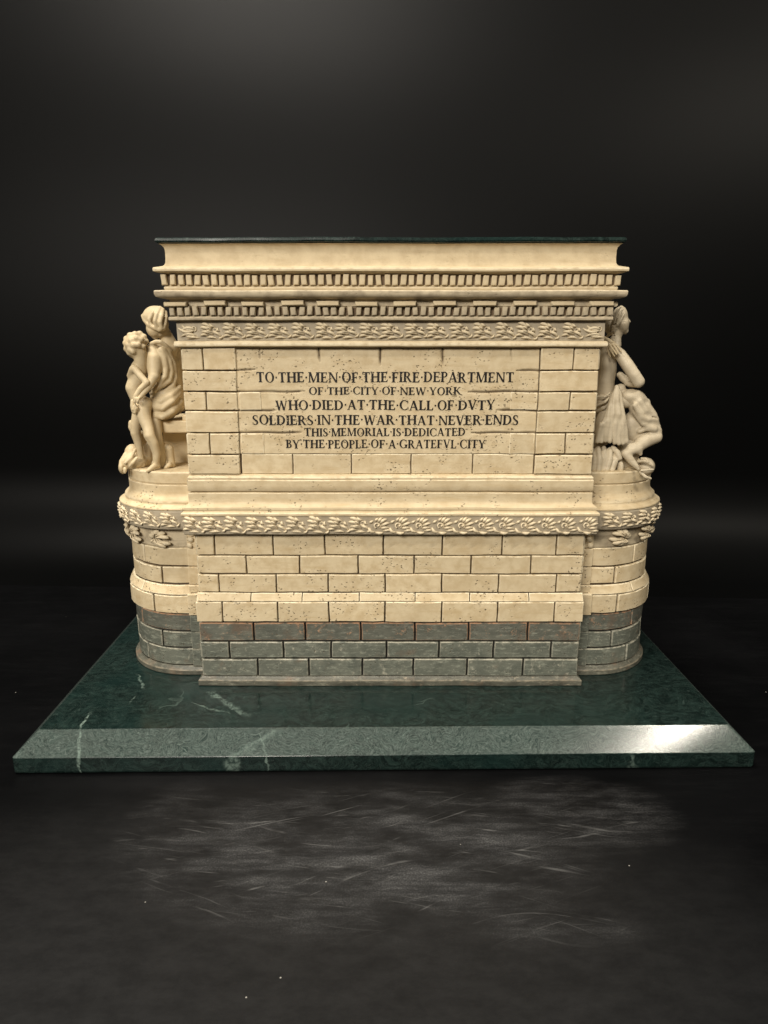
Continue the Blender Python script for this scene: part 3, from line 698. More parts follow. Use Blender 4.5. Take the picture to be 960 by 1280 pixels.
# ------------------------------------------------------------------ carved figures (one surface each)
BOY=[('e','+',0.05,(-10.956,6.6,16.716,0.47,0.478,0.551,0)),
 ('e','+',0.075,(-11.348,6.469,16.858,0.122,0.117,0.117,0)),
 ('e','+',0.075,(-11.307,6.56,17.044,0.137,0.132,0.132,0)),
 ('e','+',0.075,(-11.116,6.511,17.185,0.144,0.139,0.139,0)),
 ('e','+',0.075,(-10.897,6.484,17.241,0.137,0.131,0.131,0)),
 ('e','+',0.075,(-10.738,6.63,17.257,0.137,0.132,0.132,0)),
 ('e','+',0.075,(-10.565,6.63,17.126,0.137,0.132,0.132,0)),
 ('e','+',0.075,(-10.489,6.63,16.93,0.13,0.125,0.125,0)),
 ('e','+',0.075,(-11.301,6.377,16.603,0.114,0.11,0.11,0)),
 ('e','+',0.075,(-11.151,6.304,16.433,0.114,0.109,0.109,0)),
 ('e','+',0.075,(-11.137,6.245,16.77,0.136,0.131,0.131,0)),
 ('e','+',0.075,(-10.986,6.224,16.964,0.143,0.138,0.138,0)),
 ('e','+',0.075,(-10.75,6.247,17.063,0.143,0.138,0.138,0)),
 ('e','+',0.075,(-10.584,6.276,16.999,0.136,0.131,0.131,0)),
 ('e','+',0.075,(-10.864,6.138,16.77,0.143,0.138,0.138,0)),
 ('e','+',0.075,(-11.069,6.211,16.576,0.128,0.124,0.124,0)),
 ('e','+',0.075,(-10.668,6.151,16.788,0.128,0.123,0.123,0)),
 ('e','+',0.075,(-10.938,6.183,16.505,0.128,0.124,0.124,0)),
 ('e','+',0.075,(-10.498,6.275,16.717,0.113,0.109,0.109,0)),
 ('c','+',0.08,[(-10.707,6.5,16.43,0.257),(-10.775,6.6,16.004,0.296),(-10.868,6.7,15.747,0.371)]),
 ('c','+',0.12,[(-10.938,6.75,15.782,0.327),(-11.019,6.75,15.38,0.366),(-11.209,6.75,14.901,0.382),(-11.096,6.75,14.457,0.338),(-10.905,6.75,14.121,0.377)]),
 ('c','+',0.08,[(-11.341,6.6,15.441,0.111),(-11.099,6.4,15.721,0.155)]),
 ('c','+',0.06,[(-11.009,6.35,15.795,0.162),(-10.72,6.2,15.477,0.154),(-10.408,6.05,15.178,0.132)]),
 ('c','+',0.05,[(-10.409,6.05,15.167,0.128),(-10.693,5.98,14.894,0.121),(-10.88,5.98,14.623,0.117),(-10.946,6,14.476,0.11)]),
 ('c','+',0.03,[(-10.91,5.9,14.502,0.051),(-10.949,5.9,14.339,0.044),(-10.919,5.95,14.244,0.033)]),
 ('c','+',0.03,[(-10.83,5.86,14.505,0.051),(-10.836,5.86,14.342,0.044),(-10.819,5.9,14.267,0.033)]),
 ('c','+',0.03,[(-10.77,5.86,14.523,0.051),(-10.76,5.86,14.379,0.044),(-10.769,5.9,14.296,0.033)]),
 ('e','+',0.1,(-10.731,6.6,14.171,0.307,0.337,0.356,0)),
 ('c','+',0.05,[(-11.18,6.3,14.344,0.096),(-11.18,6.3,14.123,0.126),(-11.125,6.3,13.901,0.141)]),
 ('c','+',0.03,[(-10.996,6.05,14.181,0.074),(-11.103,6.05,13.998,0.074)]),
 ('c','+',0.03,[(-10.914,6,14.076,0.066),(-11.042,6.05,13.851,0.066)]),
 ('c','+',0.08,[(-10.807,6.5,14.061,0.344),(-10.751,6.35,13.667,0.299),(-10.556,6.2,13.162,0.246),(-10.492,6.1,12.839,0.246),(-10.349,6.15,12.495,0.21),(-10.286,6.25,12.027,0.181),(-10.334,6.25,11.646,0.144)]),
 ('c','+',0.06,[(-10.308,6.3,11.446,0.136),(-10.415,6.1,11.442,0.128),(-10.595,5.95,11.297,0.09),(-10.665,5.92,11.238,0.06)]),
 ('c','+',0.08,[(-11.137,6.8,13.809,0.272),(-11.279,6.75,13.249,0.235),(-11.33,6.75,12.869,0.22),(-11.266,6.8,12.481,0.191),(-11.232,6.85,11.934,0.161),(-11.185,6.9,11.538,0.139)]),
 ('c','+',0.06,[(-11.179,6.9,11.382,0.139),(-11.421,6.8,11.301,0.116),(-11.637,6.8,11.251,0.069)]),
 ('c','-',0.02,[(-10.602,5.95,12.709,0.03),(-10.468,5.95,12.523,0.03),(-10.394,6,12.253,0.022)]),
 ]
SEATED=[('e','+',0.05,(-10.228,7.35,17.964,0.552,0.522,0.514,0)),
 ('e','+',0.06,(-9.874,7.2,17.69,0.26,0.297,0.297,0)),
 ('e','+',0.06,(-10.249,7.18,17.474,0.357,0.372,0.387,0.3)),
 ('c','+',0.06,[(-10.295,7.2,17.294,0.179),(-10.28,7.2,17.157,0.127),(-10.254,7.2,17.106,0.097)]),
 ('c','+',0.06,[(-10.213,7.2,17.149,0.112),(-9.963,7.15,17.293,0.149),(-9.816,7.2,17.474,0.149)]),
 ('c','-',0.03,[(-10.258,6.78,17.459,0.04),(-10.371,6.85,17.485,0.037)]),
 ('c','-',0.02,[(-10.29,6.82,17.217,0.022),(-10.376,6.9,17.247,0.022)]),
 ('c','+',0.05,[(-10.733,7.25,18.032,0.097),(-10.627,7.1,17.848,0.096),(-10.443,6.95,17.683,0.096),(-10.16,6.78,17.537,0.103),(-9.902,6.75,17.43,0.103),(-9.728,6.8,17.502,0.11)]),
 ('c','+',0.05,[(-10.172,7.25,18.371,0.074),(-10.381,7.05,18.185,0.088),(-10.58,7.05,18.007,0.074)]),
 ('c','+',0.07,[(-10.06,7.25,18.389,0.074),(-10.172,6.85,18.141,0.088),(-10.325,6.8,17.856,0.081),(-10.268,6.8,17.644,0.059)]),
 ('c','+',0.04,[(-9.935,7.2,18.369,0.096),(-9.954,6.72,18.065,0.11),(-10.026,6.65,17.781,0.102),(-9.988,6.7,17.535,0.073)]),
 ('c','+',0.04,[(-9.829,7.2,18.298,0.096),(-9.767,6.75,17.996,0.11),(-9.81,6.65,17.746,0.102),(-9.789,6.7,17.5,0.081)]),
 ('c','+',0.04,[(-9.756,7.3,18.195,0.097),(-9.665,7,17.934,0.111),(-9.678,6.85,17.645,0.103),(-9.746,6.85,17.467,0.074)]),
 ('c','+',0.03,[(-10.505,7.2,17.618,0.052),(-10.572,7.2,17.431,0.048),(-10.539,7.2,17.373,0.037)]),
 ('c','+',0.03,[(-10.483,7.2,17.276,0.045),(-10.44,7.2,17.204,0.045)]),
 ('c','+',0.03,[(-10.515,7,17.685,0.052),(-10.311,6.8,17.573,0.044)]),
 ('c','+',0.12,[(-9.955,7.4,17.442,0.262),(-9.856,7.5,17.152,0.301),(-9.768,7.6,16.712,0.417)]),
 ('c','+',0.2,[(-10.087,7.6,16.498,0.456),(-10.009,7.7,15.9,0.574),(-10.026,7.7,15.147,0.616),(-10.12,7.6,14.507,0.655)]),
 ('c','+',0.2,[(-9.641,8.2,16.68,0.232),(-9.612,8.4,15.689,0.352),(-9.6,8.4,14.137,0.435)]),
 ('c','+',0.1,[(-10.312,6.9,16.559,0.29),(-10.211,6.75,16.181,0.356),(-10.21,6.65,15.785,0.334),(-10.199,6.45,15.43,0.244)]),
 ('c','+',0.07,[(-10.186,6.4,15.396,0.221),(-10.39,6.2,15.007,0.169),(-10.623,6.05,14.691,0.117),(-10.77,5.95,14.498,0.095)]),
 ('c','+',0.025,[(-10.719,5.84,14.525,0.051),(-10.782,5.82,14.382,0.044),(-10.778,5.85,14.3,0.033)]),
 ('c','+',0.05,[(-10.297,6.75,16.83,0.089),(-10.072,6.7,16.919,0.096),(-9.87,6.7,16.912,0.096),(-9.688,6.85,16.751,0.089),(-9.538,7.1,16.525,0.067)]),
 ('c','+',0.09,[(-9.889,6.74,16.579,0.133),(-9.781,6.76,16.217,0.133),(-9.741,6.79,15.78,0.134),(-9.79,6.74,15.417,0.134),(-9.999,6.64,15.202,0.125)]),
 ('c','+',0.09,[(-9.793,6.84,16.542,0.116),(-9.616,6.94,16.068,0.125),(-9.57,6.99,15.627,0.126),(-9.662,6.89,15.226,0.126),(-9.932,6.74,15.012,0.117),(-10.186,6.69,14.905,0.099)]),
 ('c','+',0.09,[(-9.704,6.99,16.613,0.098),(-9.497,7.14,15.953,0.117),(-9.47,7.19,15.359,0.118),(-9.573,7.04,14.995,0.118),(-9.871,6.84,14.729,0.108),(-10.259,6.74,14.643,0.09),(-10.466,6.69,14.665,0.081)]),
 ('c','+',0.09,[(-9.971,6.74,15.233,0.134),(-10.05,6.64,15.018,0.116),(-10.274,6.59,14.801,0.098)]),
 ('e','+',0.12,(-10.096,7.3,14.112,0.67,0.728,0.728,0)),
 ('e','+',0.15,(-9.802,7.9,14.255,0.467,0.584,0.701,0)),
 ('c','+',0.16,[(-10.5,6.84,14.375,0.096),(-10.012,6.59,14.32,0.108),(-9.605,6.79,14.565,0.12),(-9.363,7.34,14.903,0.11)]),
 ('c','+',0.16,[(-10.491,6.74,14.085,0.096),(-9.931,6.49,13.995,0.108),(-9.533,6.74,14.309,0.12),(-9.343,7.34,14.639,0.098)]),
 ('c','+',0.16,[(-10.482,6.74,13.71,0.109),(-9.974,6.54,13.618,0.132),(-9.565,6.74,13.86,0.133),(-9.331,7.34,14.261,0.11)]),
 ('c','+',0.16,[(-9.971,6.74,14.495,0.084),(-9.665,7.04,14.772,0.097)]),
 ('c','+',0.08,[(-10.721,7,13.677,0.343),(-10.415,6.8,13.357,0.284),(-10.345,6.7,12.876,0.235),(-10.312,6.75,12.258,0.237),(-10.274,6.8,11.71,0.223),(-10.281,6.8,11.36,0.185)]),
 ('c','+',0.1,[(-11.661,7.3,13.264,0.154),(-11.659,7.3,13.071,0.178),(-11.507,7.3,12.801,0.193),(-11.317,7.4,12.71,0.194),(-11.327,7.6,11.977,0.314)]),
 ('c','+',0.05,[(-9.881,6.7,11.416,0.13),(-10.012,6.6,11.309,0.084),(-10.072,6.6,11.278,0.054)]),
 ('c','+',0.06,[(-10.051,6.95,12.229,0.154),(-9.906,6.95,12.113,0.192),(-9.879,6.95,11.685,0.177),(-9.862,6.95,11.373,0.186)]),
 ('c','-',0.03,[(-10.067,6.45,11.996,0.03),(-9.921,6.45,11.919,0.038),(-9.969,6.45,11.536,0.03)]),
 ('c','-',0.03,[(-9.786,6.4,12.27,0.038),(-9.892,6.4,12.118,0.034)]),
 ]
LEFT_DRAPE=[('e','+',0.08,(-11.564,7.1,11.524,0.582,0.582,0.427,0)),
 ('e','+',0.1,(-11.745,7.3,11.826,0.35,0.467,0.467,0)),
 ('e','+',0.05,(-12.096,6.9,11.264,0.178,0.348,0.309,0)),
 ('c','+',0.04,[(-11.945,6.9,11.888,0.077),(-12.092,6.75,11.563,0.1),(-12.094,6.65,11.347,0.092)]),
 ('c','+',0.05,[(-11.395,6.7,12.111,0.076),(-11.564,6.55,11.75,0.076),(-11.832,6.5,11.527,0.069)]),
 ('c','+',0.05,[(-11.262,6.45,11.766,0.076),(-11.434,6.35,11.553,0.076),(-11.599,6.4,11.39,0.061)]),
 ('c','+',0.04,[(-11.856,6.5,11.257,0.099),(-11.869,6.45,11.111,0.069)]),
 ('c','+',0.1,[(-11.084,7.5,12.149,0.234),(-11.172,7.4,11.613,0.313),(-11.205,7.3,11.274,0.235)]),
 ('c','-',0.02,[(-11.722,6.35,11.514,0.034),(-11.918,6.3,11.446,0.034)]),
 ]
WOMAN=[('e','+',0.05,(10.566,7.4,18.002,0.328,0.373,0.455,0)),
 ('e','+',0.06,(10.682,7.3,17.675,0.269,0.317,0.403,0)),
 ('c','+',0.04,[(10.559,7.3,18.374,0.111),(10.667,7.3,18.331,0.082)]),
 ('c','+',0.05,[(10.688,7.3,18.159,0.126),(10.76,7.3,17.998,0.112)]),
 ('c','+',0.03,[(10.789,7.3,17.916,0.097),(10.915,7.3,17.837,0.071),(10.986,7.3,17.786,0.052)]),
 ('c','+',0.04,[(10.828,7.3,17.711,0.112),(10.828,7.3,17.711,0.112)]),
 ('c','+',0.02,[(10.895,7.3,17.628,0.063),(10.895,7.3,17.628,0.063)]),
 ('c','+',0.02,[(10.895,7.3,17.538,0.063),(10.895,7.3,17.538,0.063)]),
 ('c','+',0.04,[(10.779,7.3,17.494,0.164),(10.84,7.3,17.39,0.127)]),
 ('c','+',0.05,[(10.565,7.3,17.368,0.15),(10.847,7.35,17.325,0.075)]),
 ('c','-',0.015,[(10.686,6.95,17.868,0.022),(10.483,6.75,17.731,0.022),(10.3,6.75,17.501,0.026),(10.251,6.8,17.395,0.026)]),
 ('c','-',0.02,[(10.69,7.05,17.786,0.022),(10.584,6.95,17.762,0.018)]),
 ('e','+',0.08,(10.285,7.6,17.628,0.301,0.377,0.452,0)),
 ('c','+',0.03,[(10.349,6.726,18.399,0.044),(10.208,6.742,18.172,0.051),(10.17,6.782,17.891,0.051),(10.14,6.836,17.645,0.044)]),
 ('c','+',0.03,[(10.458,6.76,18.313,0.044),(10.334,6.721,18.1,0.051),(10.285,6.726,17.819,0.051),(10.224,6.76,17.572,0.044)]),
 ('c','+',0.03,[(10.562,6.81,18.139,0.037),(10.462,6.751,17.996,0.044),(10.378,6.723,17.783,0.044),(10.285,6.73,17.607,0.037)]),
 ('c','+',0.03,[(10.23,6.73,18.311,0.044),(10.118,6.826,18.034,0.051),(10.084,6.922,17.683,0.052),(10.057,7.051,17.364,0.045)]),
 ('c','+',0.03,[(10.183,6.81,17.36,0.059),(10.092,6.97,17.291,0.059),(10.015,7.282,17.15,0.06)]),
 ('c','+',0.03,[(10.233,6.76,17.466,0.044),(10.176,6.826,17.289,0.044),(10.225,6.782,17.181,0.037)]),
 ('c','+',0.08,[(10.541,7.35,17.405,0.21),(10.435,7.3,17.114,0.217),(10.354,7.2,16.786,0.299)]),
 ('c','+',0.1,[(10.106,7.3,16.611,0.338),(10.323,6.9,16.505,0.26),(10.44,6.6,16.364,0.251),(10.72,6.4,15.937,0.272),(11.016,6.3,15.508,0.265),(11.248,6.3,15.201,0.265)]),
 ('c','+',0.06,[(11.339,6.5,15.136,0.208),(11.07,6.9,15.114,0.188),(10.82,7.1,15.326,0.181),(10.694,7.15,15.454,0.151)]),
 ('c','+',0.15,[(10.062,7.2,16.282,0.413),(10.11,7.1,15.733,0.376),(10.057,7.1,15.178,0.378),(10.079,7.2,14.536,0.419)]),
 ('c','+',0.2,[(9.875,8,16.456,0.269),(9.91,8.1,15.318,0.35),(10.06,8.1,13.772,0.393)]),
 ('c','+',0.04,[(9.545,6.55,14.509,0.052),(9.803,6.3,14.527,0.052),(10.043,6.4,14.703,0.045)]),
 ('c','+',0.04,[(9.557,6.5,14.143,0.067),(9.819,6.3,14.307,0.067),(10.057,6.4,14.52,0.052)]),
 ('c','+',0.05,[(9.694,6.9,13.883,0.114),(9.858,6.6,14.022,0.113),(10.069,6.6,14.208,0.075)]),
 ('e','+',0.08,(11.201,6.7,14.516,0.555,0.487,0.33,-0.15)),
 ('c','+',0.1,[(10.855,7,14.475,0.341),(11.249,6.65,14.409,0.36),(11.588,6.7,13.939,0.482),(11.922,6.75,13.57,0.461),(12.19,6.75,13.116,0.379),(12.323,6.6,12.736,0.295)]),
 ('e','+',0.06,(10.678,6.9,14.855,0.226,0.226,0.226,0)),
 ('c','+',0.07,[(12.315,6.55,12.705,0.287),(11.897,6.5,12.598,0.34),(11.62,6.42,12.419,0.302),(11.331,6.3,12.209,0.218)]),
 ('c','+',0.05,[(11.276,6.25,12.209,0.211),(11.049,6.22,12.099,0.218),(10.918,6.2,12.015,0.196)]),
 ('c','+',0.05,[(10.912,6.18,11.999,0.188),(11.146,6.08,11.704,0.169),(11.357,5.98,11.463,0.116),(11.443,5.93,11.343,0.067)]),
 ('e','+',0.12,(11.479,6.95,13.15,0.649,0.458,0.725,0)),
 ('e','+',0.15,(11.399,7.1,11.974,0.464,0.503,0.58,0)),
 ('c','+',0.16,[(11.293,6.37,14.705,0.089),(11.5,6.37,14.448,0.089),(11.864,6.67,14.314,0.09)]),
 ('c','+',0.16,[(11.344,6.22,14.35,0.104),(11.657,6.27,13.941,0.104),(12.059,6.57,13.614,0.09)]),
 ('c','+',0.16,[(11.12,6.17,14.171,0.104),(11.479,6.22,13.65,0.119),(11.805,6.27,13.526,0.104),(12.256,6.57,13.513,0.09)]),
 ('c','+',0.16,[(11.26,6.37,13.776,0.09),(11.598,6.27,13.34,0.104),(12.004,6.32,13.185,0.105),(12.453,6.57,13.005,0.091)]),
 ('c','+',0.16,[(11.533,6.42,12.986,0.09),(11.786,6.32,13.11,0.09),(12.162,6.32,13.092,0.09)]),
 ('c','+',0.16,[(11.08,6.27,12.383,0.09),(11.288,6.22,12.391,0.09),(11.472,6.17,12.228,0.105),(11.603,6.27,11.985,0.09)]),
 ('c','+',0.16,[(11.048,6.87,13.425,0.091),(11.411,6.77,13.209,0.091),(11.656,6.67,13.031,0.091)]),
 ('c','+',0.16,[(11,6.77,13.133,0.091),(11.336,6.72,12.987,0.091),(11.556,6.67,12.879,0.091)]),
 ('c','-',0.03,[(12,6.32,13.64,0.037),(12.345,6.42,13.555,0.037)]),
 ('c','-',0.03,[(11.8,6.12,13.383,0.037),(12.053,6.12,13.457,0.037),(12.401,6.32,13.342,0.037)]),
 ('c','-',0.03,[(11.317,6.07,13.185,0.037),(11.659,6.02,13.302,0.037)]),
 ('c','-',0.03,[(11.298,6.17,14.682,0.037),(11.605,6.27,14.529,0.037)]),
 ('c','-',0.03,[(11.183,5.97,14.333,0.037),(11.432,5.97,14.005,0.037),(11.639,6.07,13.739,0.037)]),
 ('c','-',0.03,[(11.067,5.97,13.969,0.037),(11.411,6.02,13.597,0.037)]),
 ]
RIGHT_DRAPE=[('c','+',0.15,[(9.947,6.95,14.254,0.379),(10.576,6.8,14.304,0.339),(11.158,6.75,14.345,0.32)]),
 ('e','+',0.12,(10.023,6.8,13.129,0.418,0.418,0.874,0)),
 ('e','+',0.08,(10.532,6.62,13.15,0.397,0.302,0.718,0)),
 ('c','+',0.1,[(10.387,6.55,14.95,0.104),(10.421,6.55,14.287,0.224),(10.496,6.6,13.536,0.301)]),
 ('e','+',0.1,(10.312,6.75,11.601,0.691,0.422,0.46,0)),
 ('e','+',0.1,(10.044,7.4,12.71,0.349,0.466,0.893,0)),
 ('e','+',0.1,(11.283,7.1,11.974,0.464,0.464,0.889,0)),
 ('e','+',0.04,(10.737,6.3,11.388,0.144,0.265,0.296,0)),
 ('c','+',0.035,[(10.068,6.32,14.525,0.048),(9.935,6.17,13.95,0.081),(9.772,6.1,13.367,0.108),(9.645,6.04,13.329,0.115),(9.556,6.12,12.574,0.097)]),
 ('c','+',0.035,[(10.165,6.32,14.708,0.048),(9.997,6.13,14.138,0.081),(9.931,6.05,13.557,0.107),(9.781,6.09,13.397,0.115),(9.73,6.08,12.579,0.097)]),
 ('c','+',0.035,[(10.223,6.32,14.818,0.048),(10.142,6.17,14.244,0.081),(10.02,6.1,13.662,0.107),(9.96,6.04,13.477,0.115),(9.927,6.12,12.611,0.097)]),
 ('c','+',0.035,[(10.259,6.32,14.927,0.048),(10.161,6.13,14.357,0.081),(10.154,6.05,13.778,0.107),(10.102,6.09,13.323,0.115),(10.111,6.08,12.579,0.097)]),
 ('c','+',0.035,[(10.307,6.32,15.018,0.048),(10.293,6.17,14.445,0.081),(10.262,6.1,13.865,0.107),(10.283,6.04,13.403,0.115),(10.338,6.12,12.518,0.097)]),
 ('c','+',0.035,[(10.374,6.32,14.964,0.048),(10.342,6.13,14.394,0.081),(10.414,6.05,13.815,0.107),(10.417,6.09,13.471,0.115),(10.521,6.08,12.486,0.097)]),
 ('c','+',0.035,[(10.442,6.32,14.854,0.048),(10.496,6.17,14.281,0.081),(10.521,6.1,13.699,0.107),(10.606,6.04,13.329,0.115),(10.72,6.12,12.499,0.097)]),
 ('c','+',0.035,[(10.505,6.32,14.708,0.048),(10.538,6.13,14.138,0.081),(10.652,6.05,13.557,0.107),(10.714,6.09,13.397,0.115),(10.857,6.08,12.579,0.097)]),
 ('c','+',0.04,[(9.53,6.43,12.113,0.109),(9.524,6.2,11.721,0.136),(9.462,6.13,11.303,0.122)]),
 ('c','+',0.04,[(9.691,6.36,12.219,0.121),(9.716,6.13,11.77,0.15),(9.687,6.06,11.297,0.136)]),
 ('c','+',0.04,[(9.973,6.42,12.229,0.115),(9.96,6.19,11.78,0.143),(9.892,6.12,11.305,0.129)]),
 ('c','+',0.04,[(10.228,6.35,12.163,0.121),(10.17,6.12,11.753,0.15),(10.058,6.05,11.318,0.135)]),
 ('c','+',0.04,[(10.51,6.4,12.042,0.115),(10.441,6.17,11.678,0.143),(10.321,6.1,11.29,0.129)]),
 ('c','+',0.04,[(10.386,6.42,12.267,0.103),(10.531,6.19,12.055,0.128),(10.625,6.12,11.819,0.115)]),
 ]
HELMET=[('e','+',0.05,(12.051,6.7,11.338,0.403,0.422,0.415,0)),
 ('c','+',0.03,[(11.531,6.3,11.637,0.068),(11.718,6,11.706,0.075),(12.113,6.1,11.48,0.068)]),
 ('c','+',0.03,[(11.531,5.8,11.305,0.052),(11.734,5.75,11.333,0.052),(12.107,5.9,11.344,0.045)]),
 ('c','+',0.03,[(11.538,5.9,11.211,0.075),(11.743,5.8,11.021,0.075),(11.994,5.85,10.935,0.06)]),
 ('c','-',0.02,[(11.456,5.85,11.523,0.037),(11.66,5.7,11.549,0.037),(12.008,5.8,11.4,0.034)]),
 ('c','+',0.03,[(11.67,6.3,11.771,0.06),(11.821,6.2,11.787,0.06),(11.87,6,11.687,0.052)]),
 ]
HAND=[('c','+',0.06,[(9.701,6.6,17.037,0.11),(9.877,6.55,16.93,0.125),(10.053,6.5,16.805,0.132)]),
 ('c','+',0.02,[(9.813,6.3,16.83,0.058),(9.942,6.2,16.636,0.047),(10.146,6.15,16.371,0.033)]),
 ('c','+',0.02,[(9.959,6.3,16.83,0.058),(10.085,6.2,16.654,0.047),(10.216,6.12,16.414,0.033)]),
 ('c','+',0.02,[(9.798,6.35,16.759,0.058),(9.889,6.25,16.582,0.047),(10.069,6.2,16.299,0.033)]),
 ('c','+',0.02,[(9.795,6.4,16.617,0.044),(9.861,6.35,16.404,0.037),(9.936,6.3,16.262,0.029)]),
 ('c','+',0.02,[(10.045,6.35,16.865,0.058),(10.208,6.25,16.689,0.044),(10.354,6.2,16.477,0.033)]),
 ]

def carve(prims, res=.042, fold=0.):
    lo = np.array([1e9] * 3); hi = -lo
    for pr_ in prims:
        if pr_[1] == '-': continue
        if pr_[0] == 'c':
            for q in pr_[3]: c = np.array(q[:3]); r = q[3]; lo = np.minimum(lo, c - r); hi = np.maximum(hi, c + r)
        else:
            q = pr_[3]; c = np.array(q[:3]); r = np.array(q[3:6]); m = r.max(); lo = np.minimum(lo, c - m); hi = np.maximum(hi, c + m)
    lo -= .15; hi += .15
    n = np.ceil((hi - lo) / res).astype(int) + 1
    G = [lo[i] + res * np.arange(n[i]) for i in range(3)]
    V = np.full(n, 1.0, np.float32)
    def box(c0, c1):
        s = [slice(max(0, int((c0[i] - lo[i]) / res)), min(n[i], int((c1[i] - lo[i]) / res) + 2)) for i in range(3)]
        return tuple(s), G[0][s[0]][:, None, None], G[1][s[1]][None, :, None], G[2][s[2]][None, None, :]
    for pr_ in prims:
        op, k = pr_[1], pr_[2]
        m = .3
        if pr_[0] == 'e':
            x, y, z, rx, ry, rz, rot = pr_[3]; R = max(rx, ry, rz) + m
            s, X, Y, Z = box((x - R, y - R, z - R), (x + R, y + R, z + R))
            ca, sa = math.cos(rot), math.sin(rot)
            U = (X - x) * ca + (Z - z) * sa; Wz = -(X - x) * sa + (Z - z) * ca; Yy = Y - y
            k0 = np.sqrt((U / rx) ** 2 + (Yy / ry) ** 2 + (Wz / rz) ** 2) + 1e-6
            k1 = np.sqrt((U / rx ** 2) ** 2 + (Yy / ry ** 2) ** 2 + (Wz / rz ** 2) ** 2) + 1e-6
            dlist = [(s, k0 * (k0 - 1) / k1)]
        else:
            P_ = pr_[3]
            c0 = [min(q[i] - q[3] for q in P_) - m for i in range(3)]; c1 = [max(q[i] + q[3] for q in P_) + m for i in range(3)]
            s, X, Y, Z = box(c0, c1); d = None
            for a, b in zip(P_[:-1], P_[1:]):
                ab = [b[i] - a[i] for i in range(3)]; L2 = sum(v * v for v in ab) + 1e-9
                t = np.clip(((X - a[0]) * ab[0] + (Y - a[1]) * ab[1] + (Z - a[2]) * ab[2]) / L2, 0, 1)
                dd = np.sqrt((X - a[0] - t * ab[0]) ** 2 + (Y - a[1] - t * ab[1]) ** 2 + (Z - a[2] - t * ab[2]) ** 2) - (a[3] + t * (b[3] - a[3]))
                d = dd if d is None else np.minimum(d, dd)
            dlist = [(s, d)]
        for s, d in dlist:
            A = V[s]
            if op == '+':
                h = np.maximum(k - np.abs(A - d), 0) / k
                V[s] = np.minimum(A, d) - h * h * k * .25
            else:
                d = -d; h = np.maximum(k - np.abs(A - d), 0) / k
                V[s] = np.maximum(A, d) + h * h * k * .25
    V[0] = V[-1] = 1; V[:, 0] = V[:, -1] = 1; V[:, :, 0] = V[:, :, -1] = 1
    # surface nets
    I = V < 0
    cn = [n[0] - 1, n[1] - 1, n[2] - 1]
    S = np.zeros(cn, int); offs = [(i, j, k) for i in (0, 1) for j in (0, 1) for k in (0, 1)]
    sl = lambda o: tuple(slice(o[i], o[i] + cn[i]) for i in range(3))
    for o in offs: S += I[sl(o)]
    act = (S > 0) & (S < 8)
    idx = np.full(cn, -1); ids = np.argwhere(act); idx[act] = np.arange(len(ids))
    acc = np.zeros((len(ids), 3)); cnt = np.zeros(len(ids))
    for a in offs:
        for ax in range(3):
            if a[ax]: continue
            b = list(a); b[ax] = 1
            va = V[ids[:, 0] + a[0], ids[:, 1] + a[1], ids[:, 2] + a[2]]; vb = V[ids[:, 0] + b[0], ids[:, 1] + b[1], ids[:, 2] + b[2]]
            x = (va < 0) != (vb < 0)
            t = np.where(x, va / np.where(x, va - vb, 1), 0)
            p = np.tile(np.array(a, float), (len(ids), 1)); p[:, ax] += t
            acc[x] += p[x]; cnt[x] += 1
    vs = lo + (ids + acc / cnt[:, None]) * res
    F = []
    for ax in range(3):
        u, v = [(1, 2), (2, 0), (0, 1)][ax]
        s0 = [slice(0, n[i]) for i in range(3)]; s1 = list(s0); s0[ax] = slice(0, n[ax] - 1); s1[ax] = slice(1, n[ax])
        a = I[tuple(s0)]; b = I[tuple(s1)]
        e = np.argwhere(a != b); fl = a[tuple(e.T)]
        q = []
        for du, dv in ((-1, -1), (0, -1), (0, 0), (-1, 0)):
            c = e.copy(); c[:, u] += du; c[:, v] += dv; q.append(idx[tuple(c.T)])
        q = np.stack(q, 1)
        F.append(np.where(fl[:, None], q, q[:, ::-1]))
    F = np.concatenate(F)
    return vs, F
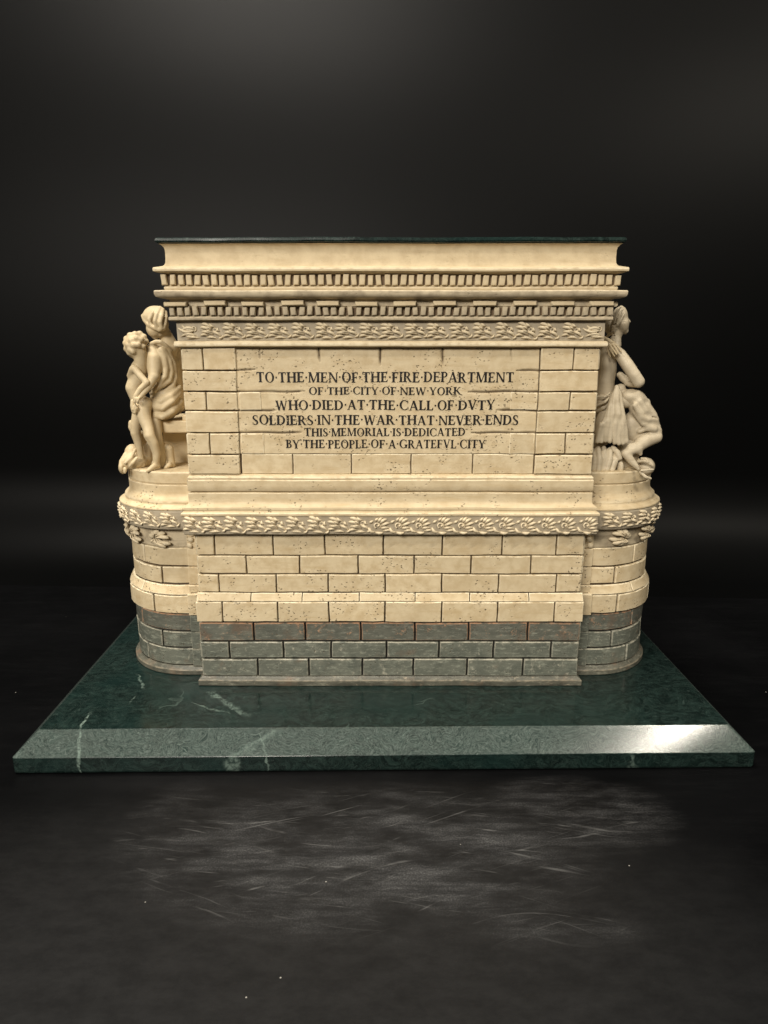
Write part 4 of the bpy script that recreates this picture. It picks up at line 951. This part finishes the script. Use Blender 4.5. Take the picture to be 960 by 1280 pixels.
def figure(name, prims, mat, parent, label, res=.042):
    vs, F = carve(prims, res)
    vs = vs - np.array([CX, 0, 0])
    me = bpy.data.meshes.new(name)
    me.vertices.add(len(vs)); me.vertices.foreach_set('co', vs.astype(np.float32).ravel())
    me.loops.add(len(F) * 4); me.loops.foreach_set('vertex_index', F.ravel().astype(np.int32))
    me.polygons.add(len(F)); me.polygons.foreach_set('loop_start', np.arange(0, len(F) * 4, 4, dtype=np.int32)); me.update(calc_edges=True); me.validate()
    me.polygons.foreach_set('use_smooth', [True] * len(me.polygons)); me.materials.append(mat)
    return put(name, me, parent, label=label)
def seat_block(name, boxes, mat, parent, label):
    V, F = [], []
    for x0, x1, y0, y1, z0, z1 in boxes:
        n = len(V); b = .05
        nx, nz = 6, 6
        bm = [(x, y, z) for z in (z0, z0 + b, z1 - b, z1) for (x, y) in ((x0 + b, y0 + (0 if z in (z0 + b, z1 - b) else b)), (x1 - b, y0 + (0 if z in (z0 + b, z1 - b) else b)), (x1, y0 + b), (x1, y1), (x0, y1), (x0, y0 + b))]
        V += bm
        for r in range(3):
            for i in range(6): j = (i + 1) % 6; F.append((n + r * 6 + i, n + r * 6 + j, n + (r + 1) * 6 + j, n + (r + 1) * 6 + i))
        F.append(tuple(n + i for i in range(5, -1, -1))); F.append(tuple(n + 18 + i for i in range(6)))
    return put(name, mesh(name, [(x - CX, y, z) for x, y, z in V], F, mat, True, .03, None, 40), parent, label=label)
lg = seat_block('stone_seat', [(-10.9, -8.2, 6.95, 10.5, 12.85, 13.40), (-10.6, -8.2, 8.3, 10.6, 11.2, 12.86), (-9.25, -8.2, 7.05, 10.5, 13.38, 13.68)], M['figure'], ROOT, 'carved stone seat behind the boy on the left ledge')
figure('boy_figure', BOY, M['figure'], ROOT, 'carved curly haired boy leaning with bent arm and bowed head')
figure('seated_figure', SEATED, M['figure'], ROOT, 'carved seated draped figure looking down at the boy')
figure('draped_rock', LEFT_DRAPE, M['figure'], ROOT, 'carved cloth over a rock at the boy feet')
rg = figure('seated_woman_figure', WOMAN, M['figure_grey'], ROOT, 'carved woman in profile with elbow resting on her draped knee')
figure('hanging_drapery', RIGHT_DRAPE, M['figure_grey'], ROOT, 'carved folds of cloth falling beside the woman')
figure('carved_helmet', HELMET, M['figure_grey'], ROOT, 'carved round helmet lying on the right ledge')
figure('carved_hand', HAND, M['figure'], ROOT, 'carved hand with spread fingers laid on the woman shoulder', res=.03)
